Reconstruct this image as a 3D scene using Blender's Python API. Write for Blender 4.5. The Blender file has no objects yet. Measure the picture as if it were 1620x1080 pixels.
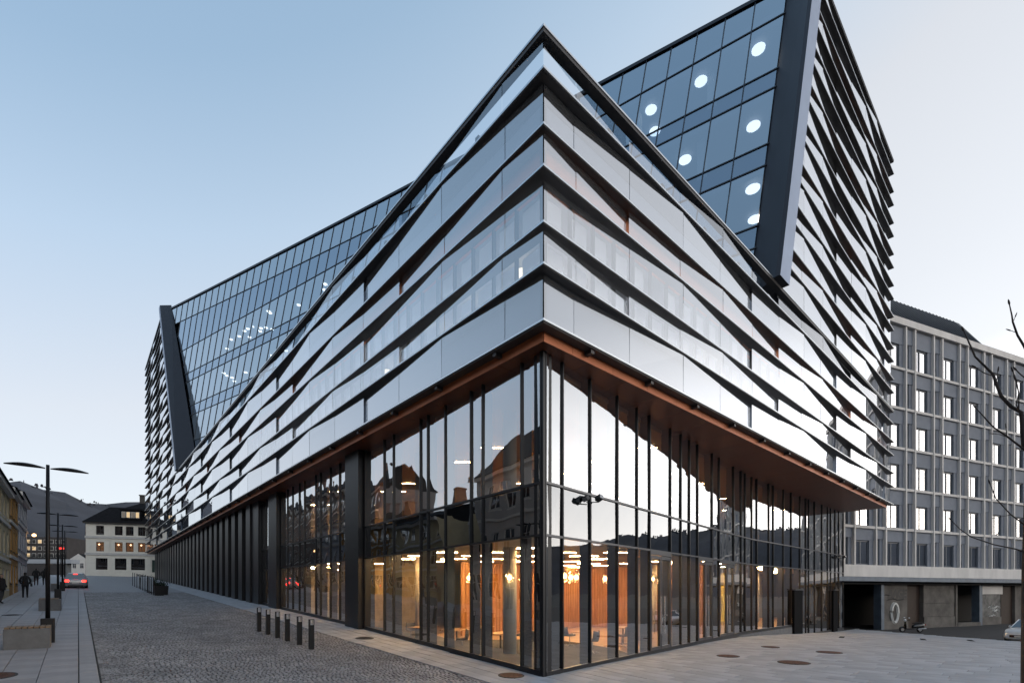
import bpy, bmesh, math, random
import numpy as np
from mathutils import Vector, Matrix
random.seed(7)
rnd = random.Random(11)
sc = bpy.context.scene
C = sc.collection

# ------------------------------------------------------------------ camera
CAM = (-8.567, -8.44, 2.28)
cam = bpy.data.cameras.new('camera'); cam_o = bpy.data.objects.new('camera', cam); C.objects.link(cam_o)
cam.sensor_width = 36.0; cam.lens = 36.0 * 770 / 1620
cam.shift_y = 395 / 1620.0
cam.clip_start = 0.1; cam.clip_end = 8000
cam_o.location = CAM; cam_o.rotation_euler = (math.pi / 2, 0, math.radians(48.28 - 90))
sc.camera = cam_o

# ------------------------------------------------------------------ sky, sun, exposure
SUN_DIR_DEG = -58.0      # azimuth of the sunset, counter-clockwise from +X
SUN_EL = 6.0
world = bpy.data.worlds.new('World'); sc.world = world; world.use_nodes = True
nt = world.node_tree; bg = nt.nodes['Background']
sky = nt.nodes.new('ShaderNodeTexSky'); sky.sky_type = 'NISHITA'; sky.sun_disc = False
sky.sun_elevation = math.radians(SUN_EL); sky.sun_rotation = math.radians(90 - SUN_DIR_DEG)
sky.dust_density = 1.0; sky.ozone_density = 3.5; sky.air_density = 1.0
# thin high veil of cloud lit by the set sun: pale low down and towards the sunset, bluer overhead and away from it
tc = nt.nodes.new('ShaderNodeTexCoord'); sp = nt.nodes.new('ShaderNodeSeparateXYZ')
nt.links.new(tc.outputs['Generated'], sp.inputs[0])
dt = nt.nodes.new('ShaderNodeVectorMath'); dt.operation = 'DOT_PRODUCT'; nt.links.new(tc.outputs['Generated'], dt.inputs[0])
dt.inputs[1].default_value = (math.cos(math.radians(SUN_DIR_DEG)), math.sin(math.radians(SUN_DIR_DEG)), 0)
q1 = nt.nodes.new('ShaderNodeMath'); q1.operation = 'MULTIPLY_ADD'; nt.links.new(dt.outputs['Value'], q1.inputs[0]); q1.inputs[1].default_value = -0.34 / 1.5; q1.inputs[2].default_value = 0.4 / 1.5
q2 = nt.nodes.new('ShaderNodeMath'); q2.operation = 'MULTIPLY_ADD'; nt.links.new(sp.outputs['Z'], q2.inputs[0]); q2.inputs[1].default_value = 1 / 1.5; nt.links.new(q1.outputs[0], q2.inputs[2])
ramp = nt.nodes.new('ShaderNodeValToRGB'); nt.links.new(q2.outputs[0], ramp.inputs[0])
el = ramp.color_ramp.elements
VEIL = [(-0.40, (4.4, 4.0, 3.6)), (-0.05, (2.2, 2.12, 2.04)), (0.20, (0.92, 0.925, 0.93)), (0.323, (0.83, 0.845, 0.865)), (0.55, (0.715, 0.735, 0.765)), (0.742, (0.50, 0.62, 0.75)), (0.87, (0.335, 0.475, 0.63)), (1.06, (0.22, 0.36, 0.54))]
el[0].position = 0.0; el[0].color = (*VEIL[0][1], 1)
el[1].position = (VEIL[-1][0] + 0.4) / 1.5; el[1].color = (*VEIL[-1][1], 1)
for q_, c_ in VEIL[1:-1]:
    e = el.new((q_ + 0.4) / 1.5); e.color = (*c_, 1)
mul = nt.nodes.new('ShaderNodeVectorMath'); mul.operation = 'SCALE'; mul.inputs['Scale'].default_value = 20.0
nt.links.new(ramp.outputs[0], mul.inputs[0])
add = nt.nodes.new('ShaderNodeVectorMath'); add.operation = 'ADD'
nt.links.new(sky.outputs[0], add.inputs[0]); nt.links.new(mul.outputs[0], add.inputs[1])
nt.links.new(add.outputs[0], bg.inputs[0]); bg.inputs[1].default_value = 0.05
sun = bpy.data.lights.new('sun', 'SUN'); sun.energy = 0.5; sun.angle = math.radians(12); sun.color = (1.0, 0.86, 0.72)
sun_o = bpy.data.objects.new('sun', sun); C.objects.link(sun_o)
sd = Vector((math.cos(math.radians(SUN_DIR_DEG)) * math.cos(math.radians(SUN_EL)), math.sin(math.radians(SUN_DIR_DEG)) * math.cos(math.radians(SUN_EL)), math.sin(math.radians(SUN_EL))))
sun_o.rotation_euler = (-sd).to_track_quat('-Z', 'Y').to_euler()
sc.view_settings.view_transform = 'Standard'; sc.view_settings.look = 'None'
sc.view_settings.gamma = 1.0; sc.view_settings.use_curve_mapping = False
sc.view_settings.exposure = 0.0
sc.render.engine = 'CYCLES'
cy = sc.cycles
cy.use_denoising = True; cy.max_bounces = 8; cy.glossy_bounces = 5; cy.diffuse_bounces = 3
cy.transparent_max_bounces = 24; cy.transmission_bounces = 6; cy.caustics_reflective = False; cy.caustics_refractive = False
cy.sample_clamp_indirect = 6.0

# ------------------------------------------------------------------ helpers
class MB:
    """collects geometry for one mesh object"""
    def __init__(s): s.v = []; s.f = []; s.m = []; s.cur = 0
    def mat(s, i): s.cur = i; return s
    def quad(s, *p):
        n = len(s.v); s.v += [tuple(q) for q in p]; s.f.append(tuple(range(n, n + len(p)))); s.m.append(s.cur); return s
    def hexa(s, p):   # 8 points: bottom ring 0-3 (ccw from above), top ring 4-7
        n = len(s.v); s.v += [tuple(q) for q in p]
        for f in ((3, 2, 1, 0), (4, 5, 6, 7), (0, 1, 5, 4), (1, 2, 6, 5), (2, 3, 7, 6), (3, 0, 4, 7)):
            s.f.append(tuple(n + i for i in f)); s.m.append(s.cur)
        return s
    def box(s, x0, y0, z0, x1, y1, z1):
        return s.hexa([(x0, y0, z0), (x1, y0, z0), (x1, y1, z0), (x0, y1, z0), (x0, y0, z1), (x1, y0, z1), (x1, y1, z1), (x0, y1, z1)])
    def prism(s, poly, z0, z1):
        n = len(s.v); k = len(poly)
        s.v += [(p[0], p[1], z0) for p in poly] + [(p[0], p[1], z1) for p in poly]
        s.f.append(tuple(range(n + k - 1, n - 1, -1))); s.m.append(s.cur)
        s.f.append(tuple(range(n + k, n + 2 * k))); s.m.append(s.cur)
        for i in range(k):
            j = (i + 1) % k; s.f.append((n + i, n + j, n + k + j, n + k + i)); s.m.append(s.cur)
        return s
    def tube(s, pts, rad, seg=8, cap=True):
        pts = [Vector(p) for p in pts]; rings = []
        r_ = rad if isinstance(rad, (list, tuple)) else [rad] * len(pts)
        up = Vector((0, 0, 1))
        for i, p in enumerate(pts):
            d = (pts[min(i + 1, len(pts) - 1)] - pts[max(i - 1, 0)]).normalized()
            a = d.cross(up)
            if a.length < 1e-3: a = d.cross(Vector((1, 0, 0)))
            a.normalize(); b = a.cross(d)
            n = len(s.v); rings.append(n)
            for k in range(seg):
                an = 2 * math.pi * k / seg
                s.v.append(tuple(p + (a * math.cos(an) + b * math.sin(an)) * r_[i]))
        for i in range(len(rings) - 1):
            for k in range(seg):
                k2 = (k + 1) % seg
                s.f.append((rings[i] + k, rings[i + 1] + k, rings[i + 1] + k2, rings[i] + k2)); s.m.append(s.cur)
        if cap:
            s.f.append(tuple(rings[0] + k for k in range(seg))); s.m.append(s.cur)
            s.f.append(tuple(rings[-1] + k for k in range(seg - 1, -1, -1))); s.m.append(s.cur)
        return s
    def lathe(s, prof, c=(0, 0, 0), seg=20):
        n0 = len(s.v)
        for (r, z) in prof:
            for k in range(seg):
                an = 2 * math.pi * k / seg; s.v.append((c[0] + r * math.cos(an), c[1] + r * math.sin(an), c[2] + z))
        for i in range(len(prof) - 1):
            for k in range(seg):
                k2 = (k + 1) % seg
                s.f.append((n0 + i * seg + k, n0 + i * seg + k2, n0 + (i + 1) * seg + k2, n0 + (i + 1) * seg + k)); s.m.append(s.cur)
        if prof[0][0] > 1e-4: s.f.append(tuple(n0 + k for k in range(seg - 1, -1, -1))); s.m.append(s.cur)
        if prof[-1][0] > 1e-4: s.f.append(tuple(n0 + (len(prof) - 1) * seg + k for k in range(seg))); s.m.append(s.cur)
        return s
    def mesh(s, name, mats):
        me = bpy.data.meshes.new(name); me.from_pydata(s.v, [], s.f)
        for m in (mats if isinstance(mats, (list, tuple)) else [mats]): me.materials.append(m)
        if any(s.m): me.polygons.foreach_set('material_index', s.m)
        me.update(); return me
    def build(s, name, mats, parent=None, smooth=False, bevel=0, loc=None, rotz=None):
        me = s.mesh(name, mats)
        if smooth: me.polygons.foreach_set('use_smooth', [True] * len(me.polygons))
        o = bpy.data.objects.new(name, me); C.objects.link(o)
        if parent is not None: o.parent = parent
        if loc is not None: o.location = loc
        if rotz is not None: o.rotation_euler = (0, 0, rotz)
        if bevel:
            b = o.modifiers.new('bevel', 'BEVEL'); b.width = bevel; b.segments = 2; b.limit_method = 'ANGLE'
        return o

def tag(o, label, cat, group=None):
    o['label'] = label; o['category'] = cat
    if group: o['group'] = group
    return o
def struct(o): o['kind'] = 'structure'; return o
def thing(name, label, cat, loc=(0, 0, 0), rotz=0, group=None):
    o = bpy.data.objects.new(name, None); C.objects.link(o); o.empty_display_size = 0.3
    o.location = loc; o.rotation_euler = (0, 0, rotz)
    return tag(o, label, cat, group)
def copy_tree(root, loc, rotz=None, label=None, parent=None):
    r = root.copy(); C.objects.link(r)
    if loc is not None: r.location = loc
    if rotz is not None: r.rotation_euler = (0, 0, rotz)
    if parent is not None: r.parent = parent
    if label: r['label'] = label
    for ch in list(root.children):
        c = ch.copy(); C.objects.link(c); c.parent = r
        for gch in list(ch.children):
            d = gch.copy(); C.objects.link(d); d.parent = c
    return r
def link(name, me, parent=None, loc=(0, 0, 0), rotz=0, scale=None):
    o = bpy.data.objects.new(name, me); C.objects.link(o); o.location = loc; o.rotation_euler = (0, 0, rotz)
    if parent is not None: o.parent = parent
    if scale: o.scale = scale
    return o
def sstep(a, b, x):
    x = min(1, max(0, (x - a) / (b - a))); return x * x * (3 - 2 * x)
def g(s, t):
    """height of the pavement: the street climbs towards +t, the square drops a little towards +s"""
    tt = max(-14, min(t, 112))
    return 0.0475 * tt * (1 - sstep(0.5, 10, s)) - 0.95 * sstep(11, 42, s)
def pj(p):
    a, b = p[0] - CAM[0], p[1] - CAM[1]
    d = max(0.5, a * .6655 + b * .7465)
    return (810 + 770 * (a * .7466 - b * .6653) / d, 935 - 770 * (p[2] - CAM[2]) / d)
def shown(pts):
    """rough size in the picture of a polygon"""
    q = [pj(p) for p in pts]; a = 0
    for i in range(len(q)):
        j = (i + 1) % len(q); a += q[i][0] * q[j][1] - q[j][0] * q[i][1]
    cx = sum(x for x, y in q) / len(q); cyy = sum(y for x, y in q) / len(q)
    inside = -30 < cx < 1650 and -30 < cyy < 1110
    return abs(a) * (1 if inside else 0.001)

# ------------------------------------------------------------------ materials
def M(name, col, rough=0.6, metal=0.0, var=0.0, scale=8.0, bump=0.0, bscale=None, spec=0.5, emit=None, estr=0, island=0.0, streak=None, coat=0.0):
    m = bpy.data.materials.new(name); m.use_nodes = True; n = m.node_tree; b = n.nodes['Principled BSDF']
    b.inputs['Base Color'].default_value = (*col, 1); b.inputs['Roughness'].default_value = rough; b.inputs['Metallic'].default_value = metal
    b.inputs['Specular IOR Level'].default_value = spec; b.inputs['Coat Weight'].default_value = coat
    if emit: b.inputs['Emission Color'].default_value = (*emit, 1); b.inputs['Emission Strength'].default_value = estr
    if var or bump or island:
        t = n.nodes.new('ShaderNodeTexCoord')
        vec = t.outputs['Object']
        if streak:
            mp = n.nodes.new('ShaderNodeMapping'); mp.inputs['Scale'].default_value = streak; n.links.new(vec, mp.inputs[0]); vec = mp.outputs[0]
        fac = None
        if var:
            nz = n.nodes.new('ShaderNodeTexNoise'); nz.inputs['Scale'].default_value = scale; nz.inputs['Detail'].default_value = 6; nz.inputs['Roughness'].default_value = 0.62
            n.links.new(vec, nz.inputs['Vector'])
            mr = n.nodes.new('ShaderNodeMapRange'); mr.inputs['From Min'].default_value = 0.3; mr.inputs['From Max'].default_value = 0.7
            mr.inputs['To Min'].default_value = 1 - var; mr.inputs['To Max'].default_value = 1 + var; n.links.new(nz.outputs['Fac'], mr.inputs['Value'])
            fac = mr.outputs[0]
        if island:
            ge = n.nodes.new('ShaderNodeNewGeometry'); mr2 = n.nodes.new('ShaderNodeMapRange')
            mr2.inputs['To Min'].default_value = 1 - island; mr2.inputs['To Max'].default_value = 1 + island
            n.links.new(ge.outputs['Random Per Island'], mr2.inputs['Value'])
            oi = n.nodes.new('ShaderNodeObjectInfo'); mr3 = n.nodes.new('ShaderNodeMapRange')
            mr3.inputs['To Min'].default_value = 1 - island; mr3.inputs['To Max'].default_value = 1 + island
            n.links.new(oi.outputs['Random'], mr3.inputs['Value'])
            mm = n.nodes.new('ShaderNodeMath'); mm.operation = 'MULTIPLY'; n.links.new(mr2.outputs[0], mm.inputs[0]); n.links.new(mr3.outputs[0], mm.inputs[1])
            if fac is not None:
                m2 = n.nodes.new('ShaderNodeMath'); m2.operation = 'MULTIPLY'; n.links.new(mm.outputs[0], m2.inputs[0]); n.links.new(fac, m2.inputs[1]); fac = m2.outputs[0]
            else: fac = mm.outputs[0]
        if fac is not None:
            vm = n.nodes.new('ShaderNodeVectorMath'); vm.operation = 'SCALE'; vm.inputs[0].default_value = col; n.links.new(fac, vm.inputs['Scale'])
            n.links.new(vm.outputs[0], b.inputs['Base Color'])
        if bump:
            nb = n.nodes.new('ShaderNodeTexNoise'); nb.inputs['Scale'].default_value = bscale or scale * 4; nb.inputs['Detail'].default_value = 5
            n.links.new(vec, nb.inputs['Vector'])
            bp = n.nodes.new('ShaderNodeBump'); bp.inputs['Strength'].default_value = bump; bp.inputs['Distance'].default_value = 0.02
            n.links.new(nb.outputs['Fac'], bp.inputs['Height']); n.links.new(bp.outputs[0], b.inputs['Normal'])
    return m
def GLASS(name, base, tint=(0.9, 0.93, 0.95), gtint=(1, 1, 1), wav=0.0, wscale=0.35, rough=0.0, power=4.0, frost=0.0):
    """thin pane: part clear, part mirror, more mirror towards grazing view; frost = share of white milky coating"""
    m = bpy.data.materials.new(name); m.use_nodes = True; n = m.node_tree; n.nodes.clear()
    out = n.nodes.new('ShaderNodeOutputMaterial'); mx = n.nodes.new('ShaderNodeMixShader')
    tr = n.nodes.new('ShaderNodeBsdfTransparent'); tr.inputs[0].default_value = (*tint, 1)
    gl = n.nodes.new('ShaderNodeBsdfGlossy'); gl.inputs['Color'].default_value = (*gtint, 1); gl.inputs['Roughness'].default_value = rough
    lw = n.nodes.new('ShaderNodeLayerWeight'); lw.inputs['Blend'].default_value = 0.5
    pw = n.nodes.new('ShaderNodeMath'); pw.operation = 'POWER'; pw.inputs[1].default_value = power; n.links.new(lw.outputs['Facing'], pw.inputs[0])
    ma = n.nodes.new('ShaderNodeMath'); ma.operation = 'MULTIPLY_ADD'; ma.inputs[1].default_value = 1 - base; ma.inputs[2].default_value = base
    ma.use_clamp = True
    n.links.new(pw.outputs[0], ma.inputs[0]); n.links.new(ma.outputs[0], mx.inputs[0])
    first = tr.outputs[0]
    if frost:
        df = n.nodes.new('ShaderNodeBsdfDiffuse'); df.inputs[0].default_value = (0.75, 0.76, 0.78, 1)
        m3 = n.nodes.new('ShaderNodeMixShader'); m3.inputs[0].default_value = frost
        n.links.new(tr.outputs[0], m3.inputs[1]); n.links.new(df.outputs[0], m3.inputs[2]); first = m3.outputs[0]
    n.links.new(first, mx.inputs[1]); n.links.new(gl.outputs[0], mx.inputs[2]); n.links.new(mx.outputs[0], out.inputs[0])
    if wav:
        t = n.nodes.new('ShaderNodeTexCoord'); nz = n.nodes.new('ShaderNodeTexNoise'); nz.inputs['Scale'].default_value = wscale; nz.inputs['Detail'].default_value = 1.0
        n.links.new(t.outputs['Object'], nz.inputs['Vector'])
        bp = n.nodes.new('ShaderNodeBump'); bp.inputs['Strength'].default_value = 1.0; bp.inputs['Distance'].default_value = wav
        n.links.new(nz.outputs['Fac'], bp.inputs['Height']); n.links.new(bp.outputs[0], gl.inputs['Normal'])
    return m
def EMIT(name, col, s):
    m = bpy.data.materials.new(name); m.use_nodes = True; n = m.node_tree; n.nodes.clear()
    o = n.nodes.new('ShaderNodeOutputMaterial'); e = n.nodes.new('ShaderNodeEmission'); e.inputs[0].default_value = (*col, 1); e.inputs[1].default_value = s
    n.links.new(e.outputs[0], o.inputs[0]); return m

m_lip = M('ledge_dark', (0.055, 0.050, 0.049), 0.45, 0.3, var=0.15, scale=1.5)
m_trim = M('trim_silver', (0.62, 0.64, 0.66), 0.25, 0.9)
m_band = GLASS('band_glass', 0.12, (0.95, 0.97, 0.99), (0.97, 0.98, 1.0), wav=0.004, wscale=0.5, power=1.2, frost=0.09)
m_parapet = GLASS('parapet_glass', 0.22, (0.88, 0.92, 0.95), (0.97, 0.98, 1.0), power=3.5)
m_tower = GLASS('tower_glass', 0.42, (0.50, 0.62, 0.78), (0.90, 0.96, 1.0), wav=0.003, wscale=0.4, power=2.1)
m_tower_sp = GLASS('tower_spandrel_glass', 0.30, (0.30, 0.42, 0.60), (0.80, 0.90, 1.0), wav=0.003, wscale=0.4, power=2.1)
m_shop = GLASS('shop_glass', 0.09, (0.86, 0.89, 0.90), (0.95, 0.97, 1.0), wav=0.010, wscale=0.7, power=2.0)
m_shop_up = GLASS('shop_glass_upper', 0.33, (0.80, 0.80, 0.80), (0.96, 0.98, 1.0), wav=0.010, wscale=0.7, power=1.7)
m_shop_sp = GLASS('shop_spandrel_glass', 0.24, (0.30, 0.33, 0.36), (0.95, 0.97, 1.0), wav=0.006, wscale=0.8, power=3.4)
m_frame = M('frame_anthracite', (0.022, 0.023, 0.026), 0.38, 0.4)
m_frame_l = M('frame_grey', (0.10, 0.10, 0.105), 0.32, 0.7)
m_tframe = M('tower_frame', (0.020, 0.030, 0.045), 0.4, 0.3)
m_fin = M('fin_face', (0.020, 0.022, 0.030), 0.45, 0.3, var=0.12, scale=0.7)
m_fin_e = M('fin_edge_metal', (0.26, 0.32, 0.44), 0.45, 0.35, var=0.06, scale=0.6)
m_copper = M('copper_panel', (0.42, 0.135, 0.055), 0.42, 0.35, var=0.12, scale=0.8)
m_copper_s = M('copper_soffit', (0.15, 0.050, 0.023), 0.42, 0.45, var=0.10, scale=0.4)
m_copper_in = M('copper_inner', (0.72, 0.25, 0.12), 0.5, 0.3, var=0.1, scale=1.0)
m_slab = M('slab_grey', (0.09, 0.09, 0.10), 0.8)
m_room = M('room_wall', (0.20, 0.25, 0.33), 0.8, var=0.05, scale=0.5)
m_dark = M('dark_inner', (0.03, 0.032, 0.036), 0.7)
m_blind = M('blind_white', (0.86, 0.87, 0.88), 0.75)
_n = m_blind.node_tree; _b = _n.nodes['Principled BSDF']; _t = _n.nodes.new('ShaderNodeBsdfTranslucent'); _t.inputs[0].default_value = (0.85, 0.87, 0.9, 1)
_m = _n.nodes.new('ShaderNodeMixShader'); _m.inputs[0].default_value = 0.5; _n.links.new(_b.outputs[0], _m.inputs[1]); _n.links.new(_t.outputs[0], _m.inputs[2]); _n.links.new(_m.outputs[0], _n.nodes['Material Output'].inputs[0])
m_wood = M('wood_slats', (0.42, 0.20, 0.075), 0.5, var=0.25, scale=2.0, streak=(6, 6, 0.5))
m_wood_l = M('wood_light', (0.50, 0.30, 0.14), 0.45, var=0.15, scale=2.0)
m_floor_in = M('interior_floor', (0.42, 0.26, 0.13), 0.35, var=0.15, scale=1.2)
m_ceil = M('interior_ceiling', (0.45, 0.33, 0.22), 0.7, var=0.05, scale=1)
m_conc = M('concrete_light', (0.55, 0.50, 0.42), 0.8, var=0.08, scale=2.0, bump=0.2)
m_strip = EMIT('strip_light', (1.0, 0.60, 0.25), 430.0)
m_strip_u = EMIT('strip_light_upper', (1.0, 0.62, 0.28), 190.0)
m_disc = EMIT('disc_light', (1.0, 0.95, 0.86), 3.2)
m_dot = EMIT('dot_light', (1.0, 0.90, 0.72), 6.0)
# ------------------------------------------------------------------ ground, road, pavements
m_asph = M('asphalt', (0.024, 0.023, 0.025), 0.85, var=0.25, scale=3, bump=0.3, bscale=60)
m_earth = M('ground_earth', (0.05, 0.052, 0.05), 0.9, var=0.3, scale=0.05)
m_mortar = M('sett_joint', (0.035, 0.034, 0.033), 0.95, var=0.2, scale=6)
m_sett = M('granite_sett', (0.30, 0.298, 0.31), 0.62, var=0.28, scale=0.9, bump=0.35, bscale=45, island=0.30)
m_pave = M('granite_slab', (0.345, 0.358, 0.385), 0.7, var=0.20, scale=0.7, bump=0.12, bscale=60, island=0.07)
m_walk = M('pavement_slab', (0.34, 0.335, 0.35), 0.72, var=0.16, scale=1.1, bump=0.12, bscale=60, island=0.07)
m_kerb = M('kerb_granite', (0.34, 0.335, 0.345), 0.7, var=0.12, scale=3, bump=0.1, island=0.06)
m_rust = M('rusty_iron', (0.10, 0.045, 0.028), 0.75, 0.3, var=0.35, scale=9, bump=0.3)
m_iron = M('drain_iron', (0.03, 0.03, 0.033), 0.6, 0.5, var=0.2, scale=8)

def sheet(name, xs, ys, off, mat, clip=None):
    v = [(x, y, g(x, y) + off) for y in ys for x in xs]; nx = len(xs); f = []
    for j in range(len(ys) - 1):
        for i in range(len(xs) - 1):
            if clip and not clip((xs[i] + xs[i + 1]) / 2, (ys[j] + ys[j + 1]) / 2): continue
            a = j * nx + i; f.append((a, a + 1, a + nx + 1, a + nx))
    me = bpy.data.meshes.new(name); me.from_pydata(v, [], f); me.materials.append(mat); me.update()
    o = bpy.data.objects.new(name, me); C.objects.link(o); return struct(o)
def frange(a, b, n): return [a + (b - a) * i / n for i in range(n + 1)]
gx = [-4000, -1500, -500, -200, -100] + frange(-60, 120, 60) + [180, 300, 600, 1500, 4000]
gy = [-4000, -1500, -500, -200, -100] + frange(-60, 150, 70) + [200, 300, 600, 1500, 4000]
sheet('ground', gx, gy, -0.30, m_earth)
sheet('asphalt_road', frange(20, 90, 35), frange(-60, 12, 36), -0.13, m_asph)
ROAD_S = (-8.2, -1.0)
road = sheet('cobbled_road', frange(-8.6, -0.6, 8), frange(-12, 128, 70), -0.035, m_mortar)
walk = sheet('pavement', frange(-12.6, -8.1, 5), frange(-14, 120, 67), -0.03, m_mortar)
EDGE = [(46, 9.0), (40.2, 1.1), (37.3, -3.9), (35.2, -7.0), (29.0, -16.0), (24, -24)]
def edge_s(t):
    for (s0, t0), (s1, t1) in zip(EDGE, EDGE[1:]):
        if t1 <= t <= t0: return s0 + (s1 - s0) * (t - t0) / (t1 - t0)
    return EDGE[-1][0]
square = sheet('square', frange(-1.05, 42, 43), frange(-16, 8, 24), -0.03, m_mortar, lambda x, y: x < edge_s(y))
strip_base = sheet('building_pavement', frange(-1.05, 1.4, 2), frange(8, 120, 56), -0.03, m_mortar)

def wall_s(t):      # plan of the left shop glazing: s for a given t
    return 0.64 + 0.040 * (t - 0.64) if t < 13 else 1.14 + 0.005 * (t - 13)
RW = [(0.64, 0.64), (19.0, 2.9), (38.0, 3.2)]
def wall_t(s):      # plan of the right shop glazing: t for a given s
    if s < 19: return 0.64 + (2.9 - 0.64) * (s - 0.64) / (19 - 0.64)
    return 2.9 + 0.3 * (s - 19) / 19

def paving(region_objs, parent, name, mat, h=0.05):
    """list of (s0,t0,s1,t1): nearest 300 become slabs of their own, the rest one part"""
    items = sorted(region_objs, key=lambda r: -shown([(r[0], r[1], g(r[0], r[1])), (r[2], r[1], g(r[2], r[1])), (r[2], r[3], g(r[2], r[3])), (r[0], r[3], g(r[0], r[3]))]))
    cache = {}
    rest = MB()
    for i, (s0, t0, s1, t1) in enumerate(items):
        jz = rnd.uniform(-0.004, 0.004)
        b = 0.008
        zs = [g(s0, t0) + jz, g(s1, t0) + jz, g(s1, t1) + jz, g(s0, t1) + jz]
        ring = [(s0, t0), (s1, t0), (s1, t1), (s0, t1)]
        ins = [(s0 + b, t0 + b), (s1 - b, t0 + b), (s1 - b, t1 - b), (s0 + b, t1 - b)]
        mb = MB() if i < 300 else rest
        n = len(mb.v)
        if i < 300:
            cx, cyy, cz = (s0 + s1) / 2, (t0 + t1) / 2, zs[0]
        else: cx = cyy = cz = 0
        mb.v += [(x - cx, y - cyy, z - h - cz) for (x, y), z in zip(ring, zs)] + [(x - cx, y - cyy, z - 0.005 - cz) for (x, y), z in zip(ring, zs)] + [(x - cx, y - cyy, z - cz) for (x, y), z in zip(ins, zs)]
        mb.f.append((n + 8, n + 9, n + 10, n + 11)); mb.m.append(0)
        for k in range(4):
            k2 = (k + 1) % 4
            mb.f.append((n + k, n + k2, n + 4 + k2, n + 4 + k)); mb.m.append(0)
            mb.f.append((n + 4 + k, n + 4 + k2, n + 8 + k2, n + 8 + k)); mb.m.append(0)
        if i < 300:
            mb.build(name, mat, parent, loc=(cx, cyy, cz))
    if rest.v:
        o = rest.build(name, mat, parent); o['kind'] = 'stuff'

J = 0.006
items = []
# square: long slabs laid along t
s = -1.0; k = 0
while s < 42:
    w = 0.42
    t = -15 + (k * 0.47) % 1.3
    while t < 3.3:
        L_ = rnd.choice([0.9, 1.1, 1.3, 1.5])
        t1 = t + L_
        sm, tm = s + w / 2, (t + t1) / 2
        if sm + .25 < edge_s(tm) and sm + 0.25 < edge_s(t1):
            lim = wall_t(sm) - 0.03 if sm > 0.64 else (99 if sm < 0.6 else 0.6)
            if t < lim:
                items.append((s + J, t + J, s + w - J, min(t1, lim, 3.3) - J))
        t = t1
    s += w; k += 1
paving(items, square, 'paving_slab', m_pave)
items = []
s = -1.0; k = 0
while s < 1.0:
    w = 0.42; t = 3.3 + (k * 0.47) % 1.3 - (0.0 if k % 2 else 0.0)
    first = True
    while t < 104:
        t0 = 3.3 if first else t; first = False
        t1 = t + rnd.choice([0.9, 1.1, 1.3, 1.5])
        s1 = min(s + w, wall_s(t0) - 0.02)
        if s1 - s > 0.1: items.append((s + J, t0 + J, s1 - J, t1 - J))
        t = t1
    s += w; k += 1
paving(items, strip_base, 'paving_slab', m_pave)
items = []
s = -12.5; k = 0
while s < -8.65:
    w = 0.65 if s + 0.65 < -8.6 else -8.56 - s
    t = -12 + (k % 2) * 0.5
    while t < 108:
        items.append((s + J, t + J, s + w - J, t + 1.0 - J)); t += 1.0
    s += w; k += 1
paving(items, walk, 'paving_slab', m_walk)
items = [(-8.55 + J, t + J, -8.2 - J, t + 1.2 - J) for t in np.arange(-12, 106, 1.2)]
paving(items, road, 'kerb_stone', m_kerb)
# granite setts: laid in shallow arcs, real stones on the near half of the street
v = []; f = []
R2 = random.Random(3)
t = -1.2; row = 0
while t < 46:
    pitch = 0.115 if t < 16 else 0.135
    s = -8.18 + (row % 2) * pitch * 0.5
    while s < -1.05:
        wd = pitch * R2.uniform(0.82, 1.12)
        arc = 0.11 * abs(math.sin((s + 8.2) / 1.44 * math.pi))
        tt = t + arc + R2.uniform(-0.008, 0.008)
        if s + wd > -1.02: break
        j = 0.007; h = R2.uniform(-0.008, 0.007); z = g(s, tt) + h
        s0, s1, t0, t1 = s + j, s + wd - j, tt + j, tt + pitch - j
        n = len(v); q = 0.012
        dz = 0.0475 * (t1 - t0)
        v += [(s0, t0, z - .03), (s1, t0, z - .03), (s1, t1, z - .03 + dz), (s0, t1, z - .03 + dz),
              (s0 + q, t0 + q, z), (s1 - q, t0 + q, z + R2.uniform(-.003, .003)), (s1 - q, t1 - q, z + dz + R2.uniform(-.003, .003)), (s0 + q, t1 - q, z + dz)]
        f += [(n + 4, n + 5, n + 6, n + 7), (n, n + 1, n + 5, n + 4), (n + 1, n + 2, n + 6, n + 5), (n + 2, n + 3, n + 7, n + 6), (n + 3, n, n + 4, n + 7)]
        s += wd
    t += pitch; row += 1
me = bpy.data.meshes.new('sett'); me.from_pydata(v, [], f); me.materials.append(m_sett); me.update()
o = bpy.data.objects.new('sett', me); C.objects.link(o); o.parent = road; o['kind'] = 'stuff'
# beyond that the joints are finer than a pixel: one sheet with fine relief
m_sett_far = M('granite_sett_far', (0.25, 0.25, 0.26), 0.66, var=0.3, scale=7, bump=0.6, bscale=9)
far = sheet('sett', frange(-8.2, -1.02, 7), frange(46.2, 128, 41), 0.0, m_sett_far)
far.parent = road; far['kind'] = 'stuff'

# ------------------------------------------------------------------ the office building
B = thing('office_building', 'large glass office building with folded silver bands over a lit ground floor', 'building')
Z = [8.96 + 2.41 * (i // 2) + (1.385 if i % 2 else 0) for i in range(27)]
NR, NL = 22, 26
END_R, END_L = 38.4, 96.0
def sg(t, z): return 18.77 - 0.267 * t + (0.268 - 0.0022 * t) * (z - 28)
def tf(z): return 60.0 + 0.585 * (z - 16.7)
def zroof(t): return 35.4 + 0.076 * t
def P(side, a, o, z): return (a, -o, z) if side == 'r' else (-o, a, z)
JR = [0, 1.39] + [3.81 + 2.95 * k for k in range(13)]; JR = [a for a in JR if a < 38.1] + [38.25]
JL = [0, 1.6] + [4.55 + 2.95 * k for k in range(40)]; JL = [a for a in JL if a < 95.2] + [95.85]
def start(side, z): return 0 if z < 16.3 else (sg(0, z) + 0.05 if side == 'r' else tf(z))
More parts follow.
